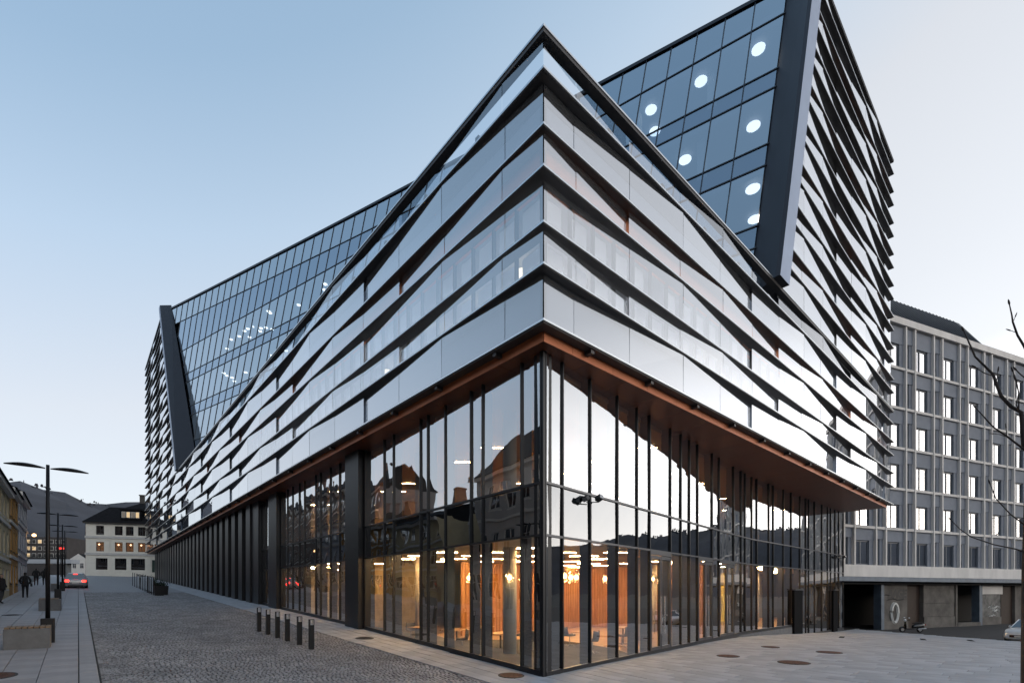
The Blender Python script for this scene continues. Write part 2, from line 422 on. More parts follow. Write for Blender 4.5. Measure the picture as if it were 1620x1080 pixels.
def gap(side, row, a, before):
    m0 = {('r', 0): 0.86, ('r', 1): 3.81, ('l', 0): 10.3, ('l', 1): 7.4}[(side, row % 2)]
    d = (a - m0 + 5.9) % 11.8 - 5.9
    k = 1 - abs(d) / 5.9
    amp = 0.23 if row < 6 else 0.20
    if abs(d) < 0.3 and not before: amp = 0.14
    return 0.006 + amp * max(0, k)
panels = []
for side, n, joints in (('r', NR, JR), ('l', NL, JL)):
    for i in range(n):
        z0, z1 = Z[i] + 0.04, Z[i + 1] - 0.05
        for a0, a1 in zip(joints, joints[1:]):
            st0, st1 = start(side, z0), start(side, z1)
            if a1 < max(st0, st1) + 0.3: continue
            b0, b1 = max(a0, st0), max(a0, st1)
            e = 0.012
            g0, g1 = gap(side, i, a0, False), gap(side, i, a1, True)
            o0 = -0.03 if a0 == 0 else -0.03
            q = [P(side, b0 + e, -0.012 - g0, z0), P(side, a1 - e, -0.012 - g1, z0), P(side, a1 - e, -0.012 - g1, z1), P(side, b1 + e, -0.012 - g0, z1)]
            if a0 == 0:      # the corner panes meet in a mitre
                q[0] = P(side, 0.035 + g0, -0.012 - g0, z0); q[3] = P(side, 0.035 + g0, -0.012 - g0, z1)
            if side == 'l': q = [q[1], q[0], q[3], q[2]]
            q = [tuple(Vector(x) + Vector((rnd.uniform(-.005, .005) if side == 'l' else 0, rnd.uniform(-.005, .005) if side == 'r' else 0, 0))) for x in q]
            panels.append((shown(q), q, i == 5))
panels.sort(key=lambda p: -p[0])
restp = MB()
def pane_obj(q, name, mat, thick=0.016):
    p = [Vector(x) for x in q]; c = sum(p, Vector()) / 4
    nrm = (p[1] - p[0]).cross(p[3] - p[0]).normalized() * thick
    mb = MB(); a = [x - c for x in p]
    mb.v = [tuple(x) for x in a] + [tuple(x - nrm) for x in a]
    mb.f = [(0, 1, 2, 3), (7, 6, 5, 4), (0, 4, 5, 1), (1, 5, 6, 2), (2, 6, 7, 3), (3, 7, 4, 0)]; mb.m = [0] * 6
    return mb.build(name, mat, B, loc=c)
for k, (a, q, par) in enumerate(panels):
    if k < 300:
        mb = MB(); c = sum((Vector(x) for x in q), Vector()) / 4
        mb.quad(*[tuple(Vector(x) - c) for x in q])
        mb.build('glass_panel', m_parapet if par else m_band, B, loc=c)
    else: restp.quad(*q)
o = restp.build('glass_panel', m_band, B); o['kind'] = 'stuff'
# ledges between the bands
for side, n, end in (('r', NR, END_R), ('l', NL, END_L)):
    for i in range(n + 1):
        z = Z[i]; st = start(side, z); t_ = 0.05 if i not in (6, n) else 0.10
        top = (i == 6 or i == n)
        zz0, zz1 = z - (0.035 if not top else 0.12), z + 0.03
        inn = 0.395 if i != 6 else 0.26
        if st == 0: poly = [(-0.012, -0.012), (end, -0.012), (end, inn), (inn, inn)]
        else: poly = [(st, -0.012), (end, -0.012), (end, inn), (st + 0.2, inn)]
        # shelf tapers to a thin edge
        if side == 'l': poly = [(b, a) for a, b in poly][::-1]
        led = MB().prism(poly, zz0, zz1).build('ledge', m_lip, B)
        s0 = -0.07 if st == 0 else st
        tr = MB()
        if side == 'r': tr.box(s0 if st else -0.014, -0.034, z - 0.012, end + 0.02, -0.014, z + 0.040)
        else: tr.box(-0.034, s0 if st else -0.034, z - 0.012, -0.014, end + 0.02, z + 0.040)
        t_o = tr.build('edge_trim', m_trim, led)
        if i == 6:      # the top ledge goes on along the foot of the tower as a coping
            pass
# inner walls behind the bands
mats_row = {0: m_room, 1: None, 2: None, 3: m_copper_in}
for side, n, end in (('r', NR, END_R), ('l', NL, END_L)):
    for i in range(n):
        if i == 5: continue
        z0, z1 = Z[i] - (0.25 if i == 0 else 0), Z[i + 1]
        kind = i % 4
        m = {0: m_room, 1: m_dark, 2: m_dark, 3: m_copper_in}[kind]
        a0 = start(side, (z0 + z1) / 2)
        a0 = a0 + 0.3 if a0 else 0.40
        if kind in (1, 2) and i < 5:
            a0 = 24.0 if side == 'r' else 30.0
        if a0 > end - 1: continue
        mb = MB()
        if side == 'r': mb.box(a0, 0.40, z0, end - 0.3, 0.52, z1)
        else: mb.box(0.40, a0, z0, 0.52, end - 0.3, z1)
        mb.build('inner_wall', m, B)
# window row near the corner: frames, blinds and the rooms behind
wz0, wz1 = Z[1] + 0.02, Z[3] - 0.02
MB().box(0.42, 0.42, Z[1] - 0.35, 24, 30, Z[1] - 0.12).build('floor_slab', m_slab, B)
MB().box(0.54, 0.54, Z[3] + 0.02, 24, 30, Z[3] + 0.3).build('ceiling', M('office_ceiling', (0.45, 0.45, 0.46), 0.8), B)
MB().prism([(7, 7), (24, 7), (24, 7.2), (7.2, 7.2), (7.2, 30), (7, 30)], Z[1] - 0.12, Z[3]).build('room_wall', m_room, B)
for side, lim in (('r', 24), ('l', 30)):
    a = 0.46; k = 0
    while a < lim:
        mb = MB()
        if side == 'r': mb.box(a, 0.40, wz0, a + 0.07, 0.50, wz1)
        else: mb.box(0.40, a, wz0, 0.50, a + 0.07, wz1)
        mb.build('window_post', m_frame, B)
        for (q0, q1) in ((wz0 + 0.12, wz0 + 0.98), (wz0 + 1.22, wz1 - 0.12)):
            if rnd.random() < 0.9:
                c0, c1 = a + 0.2, a + 0.2 + rnd.choice([0.55, 0.62, 0.66])
                mb = MB()
                if side == 'r': mb.box(c0, 0.52, q0, c1, 0.535, q1)
                else: mb.box(0.52, c0, q0, 0.535, c1, q1)
                mb.build('blind', m_blind, B)
        a += 0.983; k += 1
    mb = MB()
    if side == 'r': mb.box(0.5, 0.425, wz0 + 1.06, lim, 0.475, wz0 + 1.14)
    else: mb.box(0.425, 0.5, wz0 + 1.06, 0.475, lim, wz0 + 1.14)
    mb.build('window_rail', m_frame, B)
pan = MB().box(-0.5, -0.15, -0.03, 0.5, 0.15, 0.0).mesh('ceiling_light', EMIT('office_fill_panel', (0.92, 0.96, 1.0), 130.0))  # invented ceiling panels, added to backlight the blinds
for k in range(9):
    link('ceiling_light', pan, B, (3.2 + 2.4 * k, 2.9, Z[3] + 0.015)); link('ceiling_light', pan, B, (2.9, 4.9 + 2.6 * k, Z[3] + 0.015), math.pi / 2)
# parapet posts carrying the top ledge of the corner block
for side, lim in (('r', 14), ('l', 44)):
    a = 3.2
    while a < lim:
        mb = MB()
        pts = lambda o, z, w: [P(side, a + w, -o, z), P(side, a + w + 0.10, -o, z)]
        if side == 'r':
            mb.box(a, 0.45, Z[5], a + 0.16, 0.65, Z[6] - 0.14); mb.box(a, 0.65, Z[6] - 0.42, a + 0.16, 2.2, Z[6] - 0.16)
        else:
            mb.box(0.45, a, Z[5], 0.65, a + 0.16, Z[6] - 0.14); mb.box(0.65, a, Z[6] - 0.42, 2.2, a + 0.16, Z[6] - 0.16)
        mb.build('parapet_post', m_lip, B); a += 2.95
MB().prism([(0.36, 0.36), (14.9, 0.36), (1.2, 55), (0.36, 55)], Z[5] - 0.3, Z[5] - 0.06).build('roof_deck', m_dark, B)
# ---- leaning glass front of the tower
TL = [1.4 + 1.5 * k for k in range(49)]
ROWS = [15.35, 18.95, 20.22, 23.71, 25.01, 28.53, 29.74, 33.38]
def rows_at(t):
    zr = zroof(t); L_ = zr - 2.7
    r = list(ROWS)
    if L_ > 33.7: r.append(L_)
    else: r.append(33.38)
    r.append(zr - 0.25); return r
tower = []
for t0, t1 in zip(TL, TL[1:]):
    r0, r1 = rows_at(t0), rows_at(t1)
    for k in range(9):
        if r1[k + 1] - r1[k] < 0.05 and r0[k + 1] - r0[k] < 0.05: continue
        if (t0 + t1) / 2 > tf((r0[k] + r0[k + 1]) / 2) - 2.0: continue
        q = [(sg(t1, r1[k]), t1, r1[k]), (sg(t0, r0[k]), t0, r0[k]), (sg(t0, r0[k + 1]), t0, r0[k + 1]), (sg(t1, r1[k + 1]), t1, r1[k + 1])]
        # hidden behind the corner block? panes low down and away from the fins are
        vis = shown(q)
        px = [pj(p) for p in q]; cxm = sum(p[0] for p in px) / 4; cym = sum(p[1] for p in px) / 4
        # ridge of the corner block in front of it
        lim = 42 + (abs(cxm - 861) * (1.212 if cxm < 861 else 1.07))
        if cym > lim + 15: vis *= 0.001
        tower.append((vis, q, k in (1, 3, 5, 7)))
tower.sort(key=lambda p: -p[0])
rest_a, rest_b = MB(), MB()
for k, (a, q, spn) in enumerate(tower):
    if k < 300:
        mb = MB(); c = sum((Vector(x) for x in q), Vector()) / 4; mb.quad(*[tuple(Vector(x) - c) for x in q])
        mb.build('window_pane', m_tower_sp if spn else m_tower, B, loc=c)
    else: (rest_b if spn else rest_a).quad(*q)
if rest_a.v: o = rest_a.build('window_pane', m_tower, B); o['kind'] = 'stuff'
if rest_b.v: o = rest_b.build('window_pane', m_tower_sp, B); o['kind'] = 'stuff'
for t in TL[1:]:
    zt = zroof(t) - 0.2; zb = 15.3
    # stop at the leaning fin
    while zb < zt and t > tf(zb) - 2.2: zb += 0.5
    if zb >= zt - 1: continue
    w = 0.024; d0, d1 = -0.05, 0.03
    MB().hexa([(sg(t, zb) + d0, t - w, zb), (sg(t, zb) + d1, t - w, zb), (sg(t, zb) + d1, t + w, zb), (sg(t, zb) + d0, t + w, zb),
               (sg(t, zt) + d0, t - w, zt), (sg(t, zt) + d1, t - w, zt), (sg(t, zt) + d1, t + w, zt), (sg(t, zt) + d0, t + w, zt)]).build('mullion', m_tframe, B)
def rail(z0f, t0, t1, w=0.03, d0=-0.05, d1=0.03, name='transom', mat=None):
    z0, z1 = z0f(t0), z0f(t1)
    a0, a1 = sg(t0, z0), sg(t1, z1)
    return MB().hexa([(a0 + d0, t0, z0 - w), (a0 + d1, t0, z0 - w), (a1 + d1, t1, z1 - w), (a1 + d0, t1, z1 - w),
                      (a0 + d0, t0, z0 + w), (a0 + d1, t0, z0 + w), (a1 + d1, t1, z1 + w), (a1 + d0, t1, z1 + w)]).build(name, mat or m_tframe, B)
for z in ROWS: rail(lambda t, z=z: z, 1.3, tf(z) - 2.2)
tt = [13.4, 25, 37, 49, 61, 71.5]
for a, b in zip(tt, tt[1:]): rail(lambda t: zroof(t) - 2.7, a, b)
tt = [0, 12, 25, 37, 49, 61, 74]
for a, b in zip(tt, tt[1:]): rail(lambda t: zroof(t) - 0.08, a, b, w=0.10, d0=-0.12, d1=0.4, name='roof_coping', mat=m_tframe)
# roof
MB().quad((sg(0, 35.4) + .2, 0.2, 35.3), (38.2, 0.2, 35.3), (38.2, 95.7, 40.2), (0.3, 95.7, 40.2), (0.5, 74, 40.9)).build('roof', m_dark, B)
# fins at both ends of the leaning front
def fin(sec, z0, z1, faces_light):
    mb = MB(); a, b = sec(z0), sec(z1); k = len(a)
    mb.v = [(x, y, z0) for x, y in a] + [(x, y, z1) for x, y in b]
    for i in range(k):
        j = (i + 1) % k
        if i not in faces_light: mb.f.append((i, j, k + j, k + i)); mb.m.append(0)
    mb.f.append(tuple(range(k - 1, -1, -1))); mb.m.append(0); mb.f.append(tuple(range(k, 2 * k))); mb.m.append(0)
    f_o = mb.build('fin', m_fin, B)
    e = MB()
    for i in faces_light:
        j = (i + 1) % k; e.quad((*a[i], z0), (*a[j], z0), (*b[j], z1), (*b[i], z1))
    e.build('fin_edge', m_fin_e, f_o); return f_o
fin(lambda z: [(sg(0, z) + 0.02, -0.30), (sg(0, z) + 0.02, 1.2), (sg(1.38, z) + 0.05, 1.38), (sg(0, z) - 1.12, -0.12), (sg(0, z) - 1.08, -0.30)], 16.22, 36.3, [4])
fin(lambda z: [(-0.22, tf(z)), (-0.22, tf(z) - 1.1), (sg(tf(z) - 2.2, z) + 0.02, tf(z) - 2.2), (1.2, tf(z))], 16.22, 41.4, [0])
# thin joint lines across the fin faces
# tower floors with their ceiling lights
for z0, z1 in ((18.98, 20.1), (23.75, 24.9), (28.57, 29.62), (33.42, 34.2)):
    tL = (18.77 + 0.268 * (z1 - 28) - 1.0) / (0.267 + 0.0022 * (z1 - 28))
    poly = [(sg(1.2, z1) + 0.25, 1.2), (37.6, 1.2), (37.6, 95), (1.3, 95), (1.3, tL), ]
    MB().prism(poly, z0, z1).build('floor_slab', m_slab, B)
MB().prism([(sg(1.2, 26) + 11, 1.2), (sg(1.2, 26) + 11.4, 1.2), (14.4, 95), (14.0, 95)], 15.3, 35.2).build('core_wall', M('core_wall', (0.16, 0.16, 0.17), 0.8, var=0.1, scale=0.3), B)
disc = MB().lathe([(0.0, -0.05), (0.34, -0.05), (0.36, -0.03), (0.36, 0.0)], seg=24).mesh('ceiling_light', m_disc)
for px, py, zc in ((1200, 78, 33.35), (1109, 129, 33.35), (1030, 174, 33.35), (1192, 200, 28.5), (1084, 253, 28.5), (1191, 299, 23.7), (1194, 347, 23.7), (1036, 208, 33.35)):
    u, v_ = (px - 810) / 770, (935 - py) / 770
    d = (zc - 0.12 - CAM[2]) / v_
    link('ceiling_light', disc, B, (CAM[0] + d * (u * .7466 + .6655), CAM[1] + d * (-u * .6653 + .7465), zc - 0.1))
dotm = MB().lathe([(0.0, -0.05), (0.2, -0.05), (0.22, -0.02), (0.22, 0.0)], seg=14).mesh('ceiling_light', m_dot)
for zc in (33.38, 28.52, 23.7, 18.95):
    for k in range(38):
        t = rnd.uniform(14, 68)
        if t > tf(zc) - 5: continue
        s = sg(t, zc) + rnd.uniform(0.9, 3.4)
        link('ceiling_light', dotm, B, (s, t, zc - 0.02), scale=(0.95, 0.95, 1))
# pale columns and lit partitions just inside the tower
for t in (5.2, 9.6):
    for zc in (24.9, 29.7): MB().box(sg(t, zc + 3) + 1.1, t, zc, sg(t, zc + 3) + 1.5, t + 0.4, zc + 3.6).build('column', m_conc, B)
for t in (27, 36, 44, 53):
    MB().box(sg(t, 32) + 1.4, t, 29.7, sg(t, 32) + 1.7, t + 0.4, 33.3).build('column', m_conc, B)
# closing walls
MB().box(37.9, 1.1, 8.8, 38.2, 95.4, 35.2).build('end_wall', m_dark, B)
MB().box(1.1, 95.3, 8.8, 37.9, 95.6, 40.0).build('end_wall', m_dark, B)
MB().box(1.2, 75, 20.0, 37.9, 75.3, 40.0).build('end_wall', m_dark, B)
# soffit, copper fascia and brackets
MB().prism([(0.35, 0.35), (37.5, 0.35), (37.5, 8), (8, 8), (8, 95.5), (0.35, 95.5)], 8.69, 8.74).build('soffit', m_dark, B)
for side, end in (('r', 37.5), ('l', 95.4)):
    a = 0.30
    while a < end - 0.1:
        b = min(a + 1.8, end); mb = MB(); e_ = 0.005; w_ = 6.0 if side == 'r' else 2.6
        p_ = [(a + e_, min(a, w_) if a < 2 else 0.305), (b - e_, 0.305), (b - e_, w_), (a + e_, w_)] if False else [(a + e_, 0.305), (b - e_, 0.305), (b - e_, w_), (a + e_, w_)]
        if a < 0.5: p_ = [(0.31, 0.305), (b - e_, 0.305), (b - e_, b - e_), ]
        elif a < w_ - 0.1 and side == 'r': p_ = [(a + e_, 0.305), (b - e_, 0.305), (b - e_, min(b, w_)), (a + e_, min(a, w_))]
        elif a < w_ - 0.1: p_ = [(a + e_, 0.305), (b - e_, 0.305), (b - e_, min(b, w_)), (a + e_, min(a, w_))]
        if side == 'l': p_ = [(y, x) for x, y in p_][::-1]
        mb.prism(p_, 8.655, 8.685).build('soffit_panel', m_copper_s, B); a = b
MB().prism([(0.0, 0.0), (38.3, 0.0), (38.3, 0.9), (0.9, 0.9), (0.9, 95.8), (0.0, 95.8)], 8.905, 8.94).build('ledge_underside', m_lip, B)
for side, end in (('r', 37.5), ('l', 95.5)):
    a = 0.30; w0 = 1.1
    while a < end - 0.2:
        b = min(a + w0, end); w0 = 1.8
        mb = MB()
        if side == 'r': mb.box(a + 0.006, 0.285, 8.655, b - 0.006, 0.299, 8.915)
        else: mb.box(0.285, a + 0.006, 8.655, 0.299, b - 0.006, 8.915)
        mb.build('fascia_panel', m_copper, B); a = b
    a = 1.9
    while a < end - 1:
        mb = MB()
        if side == 'r': mb.box(a, 0.05, 8.80, a + 0.14, 0.29, 8.90)
        else: mb.box(0.05, a, 8.80, 0.29, a + 0.14, 8.90)
        mb.build('bracket', m_lip, B); a += 2.95
# ------------------------------------------------------------------ ground floor glazing
MR = [0.70, 1.48, 2.90, 4.53, 5.89, 6.86, 8.66, 9.67, 10.56, 11.48, 13.26, 14.2, 16.36, 17.6, 18.3, 19.4, 20.1, 21.9, 22.6, 24.3, 25.7, 27.4, 28.6, 29.2, 30.5, 32.2, 33.6, 34.4, 35.6, 36.6, 37.9]
ML = [0.70, 1.50, 3.34, 3.97, 5.51, 6.7, 7.24, 9.47, 10.35, 12.30]
ML2 = [14.0, 15.3, 16.5, 17.9, 18.6, 20.4, 21.3, 22.5, 23.5, 24.7]
DOORS = [(6.86, 8.66), (11.48, 13.26), (14.2, 16.36)]
def rp(s): return (s, wall_t(s))
def lp(t): return (wall_s(t), t)
def wbar(p, q, w_out, w_in, z0, z1, name, mat, parent=None, z0b=None, z1b=None):
    """bar along the wall from p to q (plan points); outward is to the camera side"""
    d = Vector((q[0] - p[0], q[1] - p[1])).normalized(); n = Vector((d.y, -d.x))
    if n.dot(Vector((-1, -1))) < 0: n = -n
    a = [Vector(p) + n * w_out, Vector(q) + n * w_out, Vector(q) - n * w_in, Vector(p) - n * w_in]
    z0b = z0 if z0b is None else z0b; z1b = z1 if z1b is None else z1b
    zb = [z0, z0b, z0b, z0]; zt = [z1, z1b, z1b, z1]
    return MB().hexa([(v.x, v.y, zb[i]) for i, v in enumerate(a)] + [(v.x, v.y, zt[i]) for i, v in enumerate(a)]).build(name, mat, parent or B)
def wpane(p, q, z0, z1, mat, z0b=None):
    d = Vector((q[0] - p[0], q[1] - p[1])); c = Vector(((p[0] + q[0]) / 2, (p[1] + q[1]) / 2, (z0 + z1) / 2)); zb = z0 if z0b is None else z0b
    # every pane sits a hair out of true, as real glazing does
    j = lambda: rnd.uniform(-0.008, 0.008)
    n = Vector((-d.y, d.x)).normalized()
    pts = [Vector((p[0], p[1], z0)), Vector((q[0], q[1], zb)), Vector((q[0], q[1], z1)), Vector((p[0], p[1], z1))]
    pts = [x + Vector((n.x, n.y, 0)) * j() - c for x in pts]
    return MB().quad(*[tuple(x) for x in pts]).build('window_pane', mat, B, loc=c)
ZT = (0.10, 3.78, 5.18, 8.64)
def sill_r(s): return 0.0 if s < 26 else -0.75
def plan(fn, marks, base, light, top=8.64, doors=()):
    for a, b in zip(marks, marks[1:]):
        p, q = fn(a), fn(b); z0 = base(a) + 0.14; z0b = base(b) + 0.14
        isdoor = any(abs(a - x) < .05 for x, y in doors)
        if not isdoor: wpane(p, q, z0, ZT[1], m_shop, z0b)
        wpane(p, q, ZT[1], ZT[2], m_shop_sp); wpane(p, q, ZT[2], top, m_shop_up)
        wbar(p, q, 0.055, 0.05, ZT[1] - 0.03, ZT[1] + 0.03, 'transom', m_frame_l if light else m_frame)
        wbar(p, q, 0.055, 0.05, ZT[2] - 0.03, ZT[2] + 0.03, 'transom', m_frame_l if light else m_frame)
        wbar(p, q, 0.065, 0.05, base(a) - 0.1, z0, 'sill', m_frame, z0b=base(b) - 0.1, z1b=z0b)
    for a in marks:
        p = fn(a); e = fn(a + 0.05); d = Vector((e[0] - p[0], e[1] - p[1])).normalized() * 0.024
        wbar((p[0] - d.x, p[1] - d.y), (p[0] + d.x, p[1] + d.y), 0.055, 0.34, base(a) - 0.05, top, 'mullion', m_frame)
plan(rp, [m for m in MR if m < 26], lambda s: 0.0, True, doors=DOORS)
plan(rp, [25.7] + [m for m in MR if m > 26], lambda s: -0.78, True)
plan(lp, ML, lambda t: g(0, t) + 0.0, False)
plan(lp, ML2, lambda t: g(0, t), False)
plan(lp, [26.8, 28.1, 29.0], lambda t: g(0, t), False)
plan(lp, [30.9 + 2.35 * k for k in range(27)], lambda t: g(0, t), False)
# corner post
MB().box(0.60, 0.60, -0.05, 0.70, 0.70, 8.64).build('corner_post', m_frame, B)
# plinth where the square drops away
wbar(rp(17), rp(26.0), 0.06, 0.1, -0.9, -0.004, 'plinth', M('plinth_stone', (0.12, 0.12, 0.125), 0.8, var=0.2, scale=3), B)
# spandrel backing: edge of the first floor
for pts, fn in ((MR, rp), (ML + ML2, lp)):
    for a, b in zip(pts, pts[1:]):
        wbar(fn(a), fn(b), -0.10, 0.16, 3.82, 5.14, 'spandrel', m_dark)
# wide dark piers and blades on the street side
for t0, t1 in ((12.45, 13.9), (24.85, 26.6), (29.1, 30.8)):
    a, b = lp(t0), lp(t1)
    MB().box(a[0] - 0.30, t0, g(0, t0) - 0.1, a[0] + 0.5, t1, 8.65).build('pier', m_frame, B)
for k in range(27):
    t = 30.9 + 2.35 * k
    if t > 93: break
    MB().box(wall_s(t) - 0.42, t, g(0, t) - 0.1, wall_s(t) + 0.1, t + 1.15, 8.65).build('blade', m_frame, B)
# doors in the square front
for (a, b) in DOORS:
    p, q = rp(a + 0.04), rp(b - 0.04); d = Vector((q[0] - p[0], q[1] - p[1])); L_ = d.length; d.normalize()
    at_ = lambda x: (p[0] + d.x * x, p[1] + d.y * x)
    for x0, x1 in ((0.0, L_ / 2 - 0.012), (L_ / 2 + 0.012, L_)):
        dr = wbar(at_(x0), at_(x0 + 0.09), 0.05, 0.03, 0.02, 3.6, 'door', m_frame_l)
        wbar(at_(x1 - 0.09), at_(x1), 0.05, 0.03, 0.02, 3.6, 'stile', m_frame_l, dr)
        wbar(at_(x0 + .09), at_(x1 - .09), 0.05, 0.03, 3.48, 3.6, 'rail', m_frame_l, dr)
        wbar(at_(x0 + .09), at_(x1 - .09), 0.05, 0.03, 0.02, 0.24, 'rail', m_frame_l, dr)
        w = wpane(at_(x0 + .09), at_(x1 - .09), 0.24, 3.48, m_shop); w.name = 'door_pane'; w.parent = dr
        hx = x1 - 0.16 if x0 == 0 else x0 + 0.16
        h0 = at_(hx); n = Vector((d.y, -d.x)) * 0.12
        MB().tube([(h0[0] + n.x, h0[1] + n.y, 0.7), (h0[0] + n.x, h0[1] + n.y, 2.1)], 0.02, 8).build('handle', m_trim, dr)
    wbar(at_(-.02), at_(L_ + .02), 0.06, 0.06, 3.62, 3.76, 'door_head', m_frame_l)
# two portals further on: projecting slabs, recess shade put into their black colour
for s0, s1 in ((25.75, 27.35), (34.45, 35.55)):
    wbar(rp(s0), rp(s1), 0.20, -0.06, -0.8, 2.35, 'portal', M('portal_shade', (0.006, 0.006, 0.007), 0.9, spec=0.1))
    wbar(rp(s0), rp(s1), 0.26, -0.05, 2.36, 2.44, 'portal_head', m_frame_l)
# ------------------------------------------------------------------ rooms behind the glazing
fl = lambda name, poly, z0, z1, mat: MB().prism(poly, z0, z1).build(name, mat, B)
in_poly = [(0.95, 0.95), (19.2, 3.3), (37.7, 3.6), (37.7, 28), (1.6, 28), (1.35, 13)]
fl('floor', in_poly, -0.12, 0.0, m_floor_in)
fl('ceiling', in_poly, 3.80, 4.0, m_ceil)
fl('floor_slab', in_poly, 4.6, 5.14, m_floor_in)
fl('ceiling', in_poly, 8.45, 8.6, m_ceil)
MB().box(37.6, 3.3, -1, 37.8, 95, 8.66).build('end_wall', m_dark, B)
MB().box(1.6, 28, -0.1, 37.6, 28.2, 8.5).build('room_wall', m_conc, B)
# slatted timber wall
sl = MB().box(6.2, 12.0, 0.0, 16.5, 12.12, 3.8).build('timber_wall', m_wood, B)
x = 6.2
while x < 16.4:
    MB().box(x, 11.955, 0.02, x + 0.13, 11.998, 3.78).build('slat', m_wood, sl); x += 0.21
sl = MB().box(16.5, 3.6, 0.0, 16.62, 12.1, 3.8).build('timber_wall', m_wood, B)
x = 3.7
while x < 12:
    MB().box(16.455, x, 0.02, 16.498, x + 0.13, 3.78).build('slat', m_wood, sl); x += 0.21
MB().box(4.4, 13.5, 0, 5.2, 18.5, 3.8).build('stone_wall', M('stone_wall', (0.62, 0.47, 0.28), 0.8, var=0.25, scale=1.6, bump=0.4, bscale=4), B)
MB().box(6.5, 18.5, 0, 6.7, 28, 3.8).build('timber_wall', m_wood_l, B)
m_up = M('upper_wall', (0.30, 0.21, 0.13), 0.7, var=0.12, scale=0.8)
MB().box(7.5, 13.0, 5.14, 37.5, 13.2, 8.45).build('room_wall', m_up, B)
MB().box(8.0, 13.2, 5.14, 8.2, 28, 8.45).build('room_wall', m_up, B)
m_yel = M('wall_yellow', (0.62, 0.50, 0.10), 0.7)
MB().box(16.7, 9.0, 0, 37.5, 9.2, 3.8).build('room_wall', M('wall_dim', (0.25, 0.22, 0.18), 0.8, var=0.1, scale=1), B)
for s in (22.0, 26.5, 30.5): MB().box(s, 8.2, 0, s + 2.2, 8.5, 3.7).build('yellow_panel', m_yel, B)
for (s, t) in ((2.6, 4.2), (6.6, 7.6), (2.9, 10.6), (10.8, 4.6), (3.1, 17.0), (3.1, 23.0), (16.0, 7.0), (22, 6.2), (29, 6.5)):
    MB().lathe([(0.24, -0.0), (0.24, 3.8)], (s, t, 0), 20).build('column', m_conc, B, smooth=True)
    MB().lathe([(0.24, 5.14), (0.24, 8.46)], (s, t, 0), 20).build('column', m_conc, B, smooth=True)
# strip lights run at an angle across the ceilings
dirx = Vector((0.7466, -0.6653)); nor = Vector((0.6653, 0.7466))
strip = MB().box(-0.6, -0.018, -0.012, 0.6, 0.018, 0.0).mesh('strip_light', m_strip)
strip2 = MB().box(-0.75, -0.022, -0.015, 0.75, 0.022, 0.0).mesh('strip_light', m_strip_u)
def inroom(x, y, up):
    mg = 1.7 if up else 0.6
    if y < wall_t(x) + mg or x < wall_s(y) + mg: return False
    if up: return x < 33 and y < 12.5 or (x < 7.5 and y < 27)
    return (x < 16 and y < 11.5) or (x < 6.2 and y < 26) or (17 < x < 34 and y < 8)
ang = math.atan2(dirx.y, dirx.x)
n = 0
for i in range(-30, 40):
    for j in range(0, 24):
        c = dirx * (i * 2.3 + (j % 2) * 1.1) + nor * (1.2 + j * 1.9)
        if inroom(c.x, c.y, False) and rnd.random() < 0.85:
            link('strip_light', strip, B, (c.x, c.y, 3.795), ang)
        c = dirx * (i * 3.2 + (j % 2) * 1.5) + nor * (2.0 + j * 2.3)
        if inroom(c.x, c.y, True) and rnd.random() < 0.5:
            link('strip_light', strip2, B, (c.x, c.y, 8.445), ang)
# ------------------------------------------------------------------ furniture behind the glazing
m_chair = M('chair_shell', (0.025, 0.025, 0.027), 0.6)
m_steel = M('chair_steel', (0.35, 0.35, 0.36), 0.3, 0.9)
m_bulb = EMIT('lamp_bulb', (1.0, 0.72, 0.38), 22.0)
m_drop = GLASS('lamp_glass', 0.12, (0.95, 0.88, 0.78), (1, 0.95, 0.9), power=3)
def shell_chair(label, loc, rz):
    t = thing('chair', label, 'chair', loc, rz, 'swivel chairs behind the corner glazing')
    n = 9; mb = MB(); rows = []
    prof = [(-0.02, 0.43, 0.20), (-0.22, 0.44, 0.24), (-0.27, 0.60, 0.25), (-0.28, 0.80, 0.22)]
    for (y, z, w) in prof:
        r = []
        for k in range(n):
            a = -1 + 2 * k / (n - 1); r.append(len(mb.v)); mb.v.append((a * w, y + 0.10 * a * a, z + 0.05 * a * a))
        rows.append(r)
    fr = []
    for k in range(n):
        a = -1 + 2 * k / (n - 1); fr.append(len(mb.v)); mb.v.append((a * 0.22, 0.22 - 0.03 * a * a, 0.45 + 0.06 * a * a))
    rows.insert(0, fr)
    for r0, r1 in zip(rows, rows[1:]):
        for k in range(n - 1): mb.f.append((r0[k], r0[k + 1], r1[k + 1], r1[k])); mb.m.append(0)
    o = mb.build('seat_shell', m_chair, t, smooth=True); so = o.modifiers.new('thick', 'SOLIDIFY'); so.thickness = 0.035
    MB().tube([(0, 0, 0.08), (0, 0, 0.43)], 0.025, 8).build('stem', m_steel, t)
    for k in range(4):
        a = math.pi / 4 + k * math.pi / 2
        MB().tube([(0, 0, 0.10), (0.27 * math.cos(a), 0.27 * math.sin(a), 0.02)], 0.014, 6).build('leg', m_steel, t)
    return t
def cafe_table(label, loc, rz, w=0.75, d=0.75):
    t = thing('table', label, 'table', loc, rz, 'tables behind the corner glazing')
    MB().box(-w / 2, -d / 2, 0.71, w / 2, d / 2, 0.74).build('table_top', m_wood_l, t)
    MB().tube([(0, 0, 0.02), (0, 0, 0.71)], 0.035, 8).build('stem', m_frame, t)
    MB().lathe([(0.24, 0.0), (0.24, 0.015), (0.05, 0.03)], seg=16).build('foot', m_frame, t)
    return t
